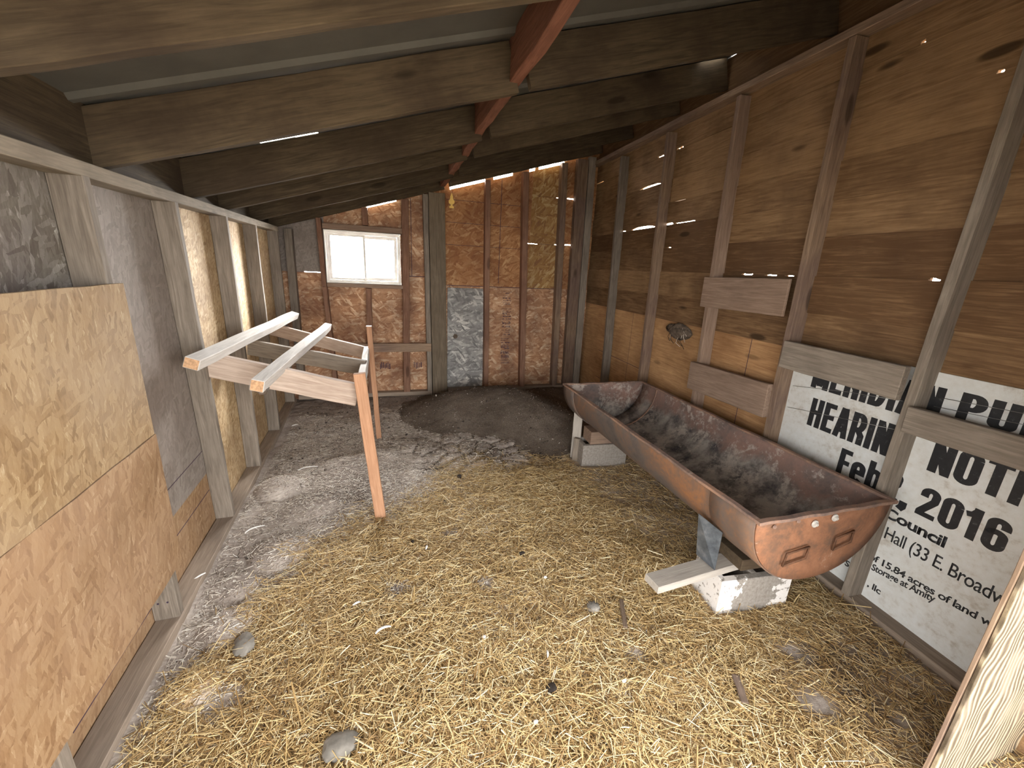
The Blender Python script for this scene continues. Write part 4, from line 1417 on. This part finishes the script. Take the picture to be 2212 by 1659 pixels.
# flat rim
bm = bmesh.new()
def rbar(x0, y0, x1, y1, w, zt_, h):
    p0 = V((x0, y0, zt_)); p1 = V((x1, y1, zt_)); d = (p1 - p0).normalized(); s = V((0, 0, 1)).cross(d)
    vs = []
    n = 14
    for i in range(n + 1):
        q = p0 + (p1 - p0) * i / n
        dz = .0025 * math.sin(i * 1.7)
        vs.append([bm.verts.new(q + s * a + V((0, 0, b + dz))) for a, b in ((-w / 2, 0), (w / 2, 0), (w / 2, -h), (-w / 2, -h))])
    for A_, B_ in zip(vs[:-1], vs[1:]):
        for k in range(4): bm.faces.new((A_[k], A_[(k + 1) % 4], B_[(k + 1) % 4], B_[k]))
    bm.faces.new(vs[0][::-1]); bm.faces.new(vs[-1])


zt_ = ZR + .006
rbar(tx(1.0) - CW, .998, tx(2.93) - CW, 2.93, .026, zt_, .012)
rbar(tx(1.0) + CW, .998, tx(2.93) + CW, 2.93, .026, zt_, .012)
rbar(tx(1.01) - CW - .013, 1.010, tx(1.01) + CW + .013, 1.010, .024, zt_ + .001, .014)
rbar(tx(2.92) - CW - .013, 2.920, tx(2.92) + CW + .013, 2.920, .024, zt_ + .001, .012)
link('rim', finish(bm, 'rim', .0015), 'rust_rim', Matrix.Identity(4), tr)
# weld seam along the inside near the far end
ws = []
for j in range(21):
    a, b = cs(j / 20, .985)
    ws.append((tx(2.66) + a, 2.70, ZR + b))
rod('weld_seam', ws, .006, 'rust_rim', tr, 6)
# two square loops welded to the near end plate
def loop(x, z, w, h, tilt):
    y = 1.000
    c = math.cos(tilt); s = math.sin(tilt)
    def P(a, b, dy): return (x + a * c - b * s, y + dy, z + a * s + b * c)
    rod('lifting_loop', [P(-w, -h, 0), P(-w * .85, h, -.004), P(w, h * 1.1, -.004), P(w * .9, -h * .8, 0), P(-w, -h, 0)], .0048, 'rust_dark', ep, 7)


loop(1.545, .435, .062, .030, .10)
loop(1.795, .470, .052, .030, .20)
for x, z in ((1.610, .575), (1.715, .588)):
    bm = bmesh.new(); bmesh.ops.create_cone(bm, cap_ends=True, segments=20, radius1=.016, radius2=.016, depth=.005)
    bmesh.ops.create_cone(bm, cap_ends=True, segments=6, radius1=.0075, radius2=.007, depth=.010, matrix=Matrix.Translation((0, 0, .006)))
    link('bolt_washer', finish(bm, 'bolt_washer', .0006), 'washer', Matrix.Translation((x, 1.004, z)) @ Matrix.Rotation(math.pi / 2, 4, 'X'), ep)
for x, z in ((1.40, .590), (1.52, .598)):
    bm = bmesh.new(); bmesh.ops.create_cone(bm, cap_ends=True, segments=14, radius1=.009, radius2=.007, depth=.005)
    link('rivet', finish(bm, 'rivet', .0005), 'rust_rim', Matrix.Translation((x, 1.006, z)) @ Matrix.Rotation(math.pi / 2, 4, 'X'), ep)


# ------------------------------------------------------------------ blocks and props
def cinder(loc, rot, mat, label):
    """hollow concrete block, 39 x 19 x 19 cm, origin at the middle of its front foot"""
    bm = bmesh.new(); L, D, H = .386, .19, .19
    w = .032
    bm_box(bm, -L / 2, L / 2, 0, w, 0, H, 1); bm_box(bm, -L / 2, L / 2, D - w, D, 0, H, 1)
    for x in (-L / 2, -.016, L / 2 - w):
        bm_box(bm, x, x + w, w, D - w, 0, H, 1)
    bmesh.ops.remove_doubles(bm, verts=list(bm.verts), dist=1e-5)
    me = finish(bm, 'concrete_block', .003)
    o = link('concrete_block', me, mat, Matrix.Translation(loc) @ Matrix.Rotation(rot, 4, 'Z'))
    return tag(o, label, 'concrete block', 'concrete blocks under the trough')


cinder((1.605, 1.165, -.012), math.radians(-5), 'block_painted', 'concrete block with flaking white paint under the near end of the trough')
cinder((1.632, 2.655, -.010), math.radians(-4), 'block_grey', 'bare grey concrete block under the far end of the trough')
# plank on the near block
o = board('plank', (1.050, 1.262, .193), (1.790, 1.335, .182), (-.04, -.24, 0), .088, .036, 'plank_wood', seg=6)
zc = (o.matrix_world.to_3x3() @ V((0, 0, 1))).z
if zc < 0: o.matrix_world = o.matrix_world @ Matrix.Translation((0, 0, -.036))
tag(o, 'pale grey plank lying on the painted block and sticking out left of the trough', 'plank')
o = board('packing_board', (1.50, 1.18, .220), (1.80, 1.17, .218), (0, 1, 0), .17, .058, 'rafter_wood', seg=3)
zc = (o.matrix_world.to_3x3() @ V((0, 0, 1))).z
if zc < 0: o.matrix_world = o.matrix_world @ Matrix.Translation((0, 0, -.058))
tag(o, 'dark packing piece between the pale plank and the near underside of the trough', 'packing board')
# steel plate leaning on the tank
bm = bmesh.new()
q0, q1, q2, q3 = V((1.376, 1.205, .229)), V((1.370, 1.318, .229)), V((1.315, 1.275, .462)), V((1.384, 1.203, .445))
q2 = V((1.318, 1.30, .470)); q3 = V((1.362, 1.195, .436))
vs = [bm.verts.new(p - q0) for p in (q0, q1, q2, q3)]
bm.faces.new(vs)
r = bmesh.ops.extrude_face_region(bm, geom=list(bm.faces))
bmesh.ops.translate(bm, verts=[v for v in r['geom'] if isinstance(v, bmesh.types.BMVert)], vec=(.003, .001, 0))
tag(link('steel_plate', finish(bm, 'steel_plate'), 'steel', Matrix.Translation(q0)), 'blue grey sheet steel plate standing on the pale plank against the trough side', 'steel plate')
# upright offcuts at the far block
o = board('prop_board', (1.418, 2.845, -.01), (1.418, 2.845, .40), (1, -.5, 0), .072, .036, 'plank_wood', seg=4)
tag(o, 'pale blue grey upright offcut wedged at the far end of the trough', 'prop board')
o = board('prop_board', (1.412, 2.800, -.01), (1.416, 2.800, .19), (1, -.9, 0), .05, .03, 'grey_wood', seg=3)
tag(o, 'short grey offcut standing at the corner of the far concrete block', 'prop board')
o = board('packing_board', (1.50, 2.675, .181), (1.86, 2.655, .181), (0, 1, 0), .15, .105, 'stud_brown', seg=3)
zc = (o.matrix_world.to_3x3() @ V((0, 0, 1))).z
if zc < 0: o.matrix_world = o.matrix_world @ Matrix.Translation((0, 0, -.105))
tag(o, 'brown packing piece on top of the far concrete block under the trough', 'packing board')

# ------------------------------------------------------------------ door post, front right
xp = 1.532
def stile(name, x0, y0, w, t, mat, lab, cat):
    o = board(name, (x0, y0, -.03), (x0, y0, 1.84), (1, 0, 0), w, t, mat, seg=16, wob=.0015, bevel=.0015)
    if (o.matrix_world.to_3x3() @ V((0, 0, 1))).y < 0: o.matrix_world = o.matrix_world @ Matrix.Translation((0, 0, -t))
    tag(o, lab, cat)


stile('door_post', xp, .450, .53, .010, 'post_grain', 'weathered doorway board with raised wavy grain in the lower right corner', 'door post')
stile('door_jamb', xp - .004, .4605, .525, .010, 'stud_brown', 'reddish brown splintered edge timber just behind the grainy doorway board', 'door jamb')

# ------------------------------------------------------------------ hanging air freshener
fx, fy = .640, 4.50
af = empty('air_freshener', (fx, fy, 2.165)); tag(af, 'small yellow tree shaped card hanging under the far end of the middle beam', 'air freshener')
prof = [(0, 0), (.022, 0), (.024, .018), (.010, .022), (.009, .034), (.026, .044), (.031, .058), (.028, .072), (.020, .080), (.013, .096), (.016, .104), (.008, .124), (.003, .140), (0, .142)]
bm = bmesh.new()
pts = [(x, z) for x, z in prof] + [(-x, z) for x, z in prof[::-1][1:-1]]
f = bm.faces.new([bm.verts.new((x, 0, z)) for x, z in pts])
r = bmesh.ops.extrude_face_region(bm, geom=[f])
bmesh.ops.translate(bm, verts=[v for v in r['geom'] if isinstance(v, bmesh.types.BMVert)], vec=(0, .002, 0))
link('card', finish(bm, 'card'), 'freshener', Matrix.Translation((fx, fy, 2.072)), af)
rod('string', [(fx, fy + .001, 2.212), (fx - .004, fy + .001, 2.26), (fx - .012, fy + .001, 2.318)], .0009, 'string', af, 5)


# ------------------------------------------------------------------ small things on the floor
def gz(x, y): return float(floor_h(np.array([x]), np.array([y]))[0])


stones = [('stone', (-.600, 1.500), .052, 'stone', (.75, 1.15, .40), 1, 'flat grey stone lying in the straw near the left bottom plate', 'stone', .3),
          ('stone', (.858, 1.335), .030, 'stone', (1, 1, .5), 3, 'small dark stone in the straw left of the dark wood sliver', 'stone', 0),
          ('earth_clod', (-.196, 1.030), .055, 'stone', (1, .8, .30), 5, 'grey lump half buried in straw at the bottom centre left', 'clod', 0),
          ('dropping', (.45, 2.66), .020, 'dropping', (1, .8, .7), 7, 'black lump at the far edge of the straw, nearest the cracked mud', 'dropping', 0),
          ('dropping', (.30, 2.35), .014, 'dropping', (1, .8, .7), 8, 'small black lump in the straw right of the near roost leg', 'dropping', 0),
          ('dropping', (.08, 1.98), .018, 'dropping', (.6, 1.2, .8), 9, 'blackish lump in the straw right below the near roost leg', 'dropping', 0),
          ('dropping', (.64, 1.75), .018, 'dropping', (1.1, .7, .6), 10, 'dark lump alone in the bright straw in the middle of the floor', 'dropping', 0),
          ('dropping', (.53, 1.03), .022, 'dropping', (1, .9, .6), 11, 'dark lump in the straw near the bottom of the photo', 'dropping', 0),
          ]
for nm, (x, y), r, mt, sc, sd, lab, cat, ro in stones:
    o = blob(nm, (x, y, gz(x, y) + r * sc[2] * .25 + (.012 if mt != 'pale_stone' else .010)), r, mt, sd, .3, sc, 3, None, ro)
    tag(o, lab, cat)


def feather(x, y, L, ang, bend, lab, w=.006):
    pts = []
    for i in range(9):
        t = i / 8 - .5
        a = ang + bend * t
        pts.append((x + math.cos(a) * L * t, y + math.sin(a) * L * t - bend * L * t * t * .5, gz(x, y) + .026 + .006 * math.cos(t * 3)))
    bm = bmesh.new(); prev = None
    for i, p in enumerate(pts):
        t = i / 8; ww = w * (math.sin(math.pi * (.08 + .84 * t)) ** .6)
        q = V(p); d = (V(pts[min(i + 1, 8)]) - V(pts[max(i - 1, 0)])).normalized(); s = V((-d.y, d.x, 0))
        a, b, c = bm.verts.new(q + s * ww), bm.verts.new(q + V((0, 0, .003))), bm.verts.new(q - s * ww)
        if prev:
            bm.faces.new((prev[0], prev[1], b, a)); bm.faces.new((prev[1], prev[2], c, b))
        prev = (a, b, c)
    r = bmesh.ops.extrude_face_region(bm, geom=list(bm.faces))
    bmesh.ops.translate(bm, verts=[v for v in r['geom'] if isinstance(v, bmesh.types.BMVert)], vec=(0, 0, -.0015))
    c = V((x, y, gz(x, y))); bmesh.ops.translate(bm, verts=list(bm.verts), vec=-c)
    tag(link('feather', finish(bm, 'feather', smooth=True), 'feather', Matrix.Translation(c)), lab, 'feather')


feather(-.075, 1.44, .075, .35, -.9, 'white curved feather lying in the straw, centre left', .0065)
feather(-.185, 1.60, .035, .4, .3, 'short white feather lying in the straw, leftmost of the small ones', .006)
feather(.150, 1.915, .035, 1.3, .2, 'short white feather in the straw a step right of the near roost leg', .006)
feather(.56, 1.155, .035, 1.3, .2, 'thin white feather in the straw at lower centre', .004)
feather(-.62, 3.0, .14, .25, -.7, 'long pale curved shaving on the grey earth under the roost', .004)
feather(-.78, 2.28, .11, .6, -.9, 'white curled feather on the grey earth near the foot of the second left stud', .006)
feather(-.90, 1.93, .05, .8, .4, 'small white feather lying on the left bottom plate', .006)
feather(-.87, 3.90, .06, .6, .6, 'white fluffy feather at the far end of the left bottom plate', .014)
for k, (x, y, lab) in enumerate(((.33, 1.29, 'tiny white pebble in the straw at centre of the floor'), (.70, 1.55, 'tiny white pebble in the straw left of the trough plank'),
                                 (.43, .93, 'tiny white pebble in the straw near the bottom edge'), (.80, .98, 'tiny white pebble in the straw lower right of centre'))):
    tag(blob('pebble', (x, y, gz(x, y) + .025), .0075, 'feather', 40 + k, .2, (1.2, .9, .8), 2), lab, 'pebble')

o = board('wood_sliver', (1.00, 1.35, gz(1, 1.35) + .022), (.93, 1.20, gz(1, 1.2) + .022), (1, 0, 0), .020, .006, 'dark_chip', seg=4)
tag(o, 'dark narrow wood sliver standing out in the straw left of the plank end', 'wood chip')
o = board('wood_sliver', (1.230, .905, gz(1.2, .9) + .022), (1.185, .81, gz(1.2, .8) + .022), (1, 0, 0), .028, .007, 'dark_chip', seg=4)
tag(o, 'wide grey brown wood chip in the straw in front of the painted block', 'wood chip')
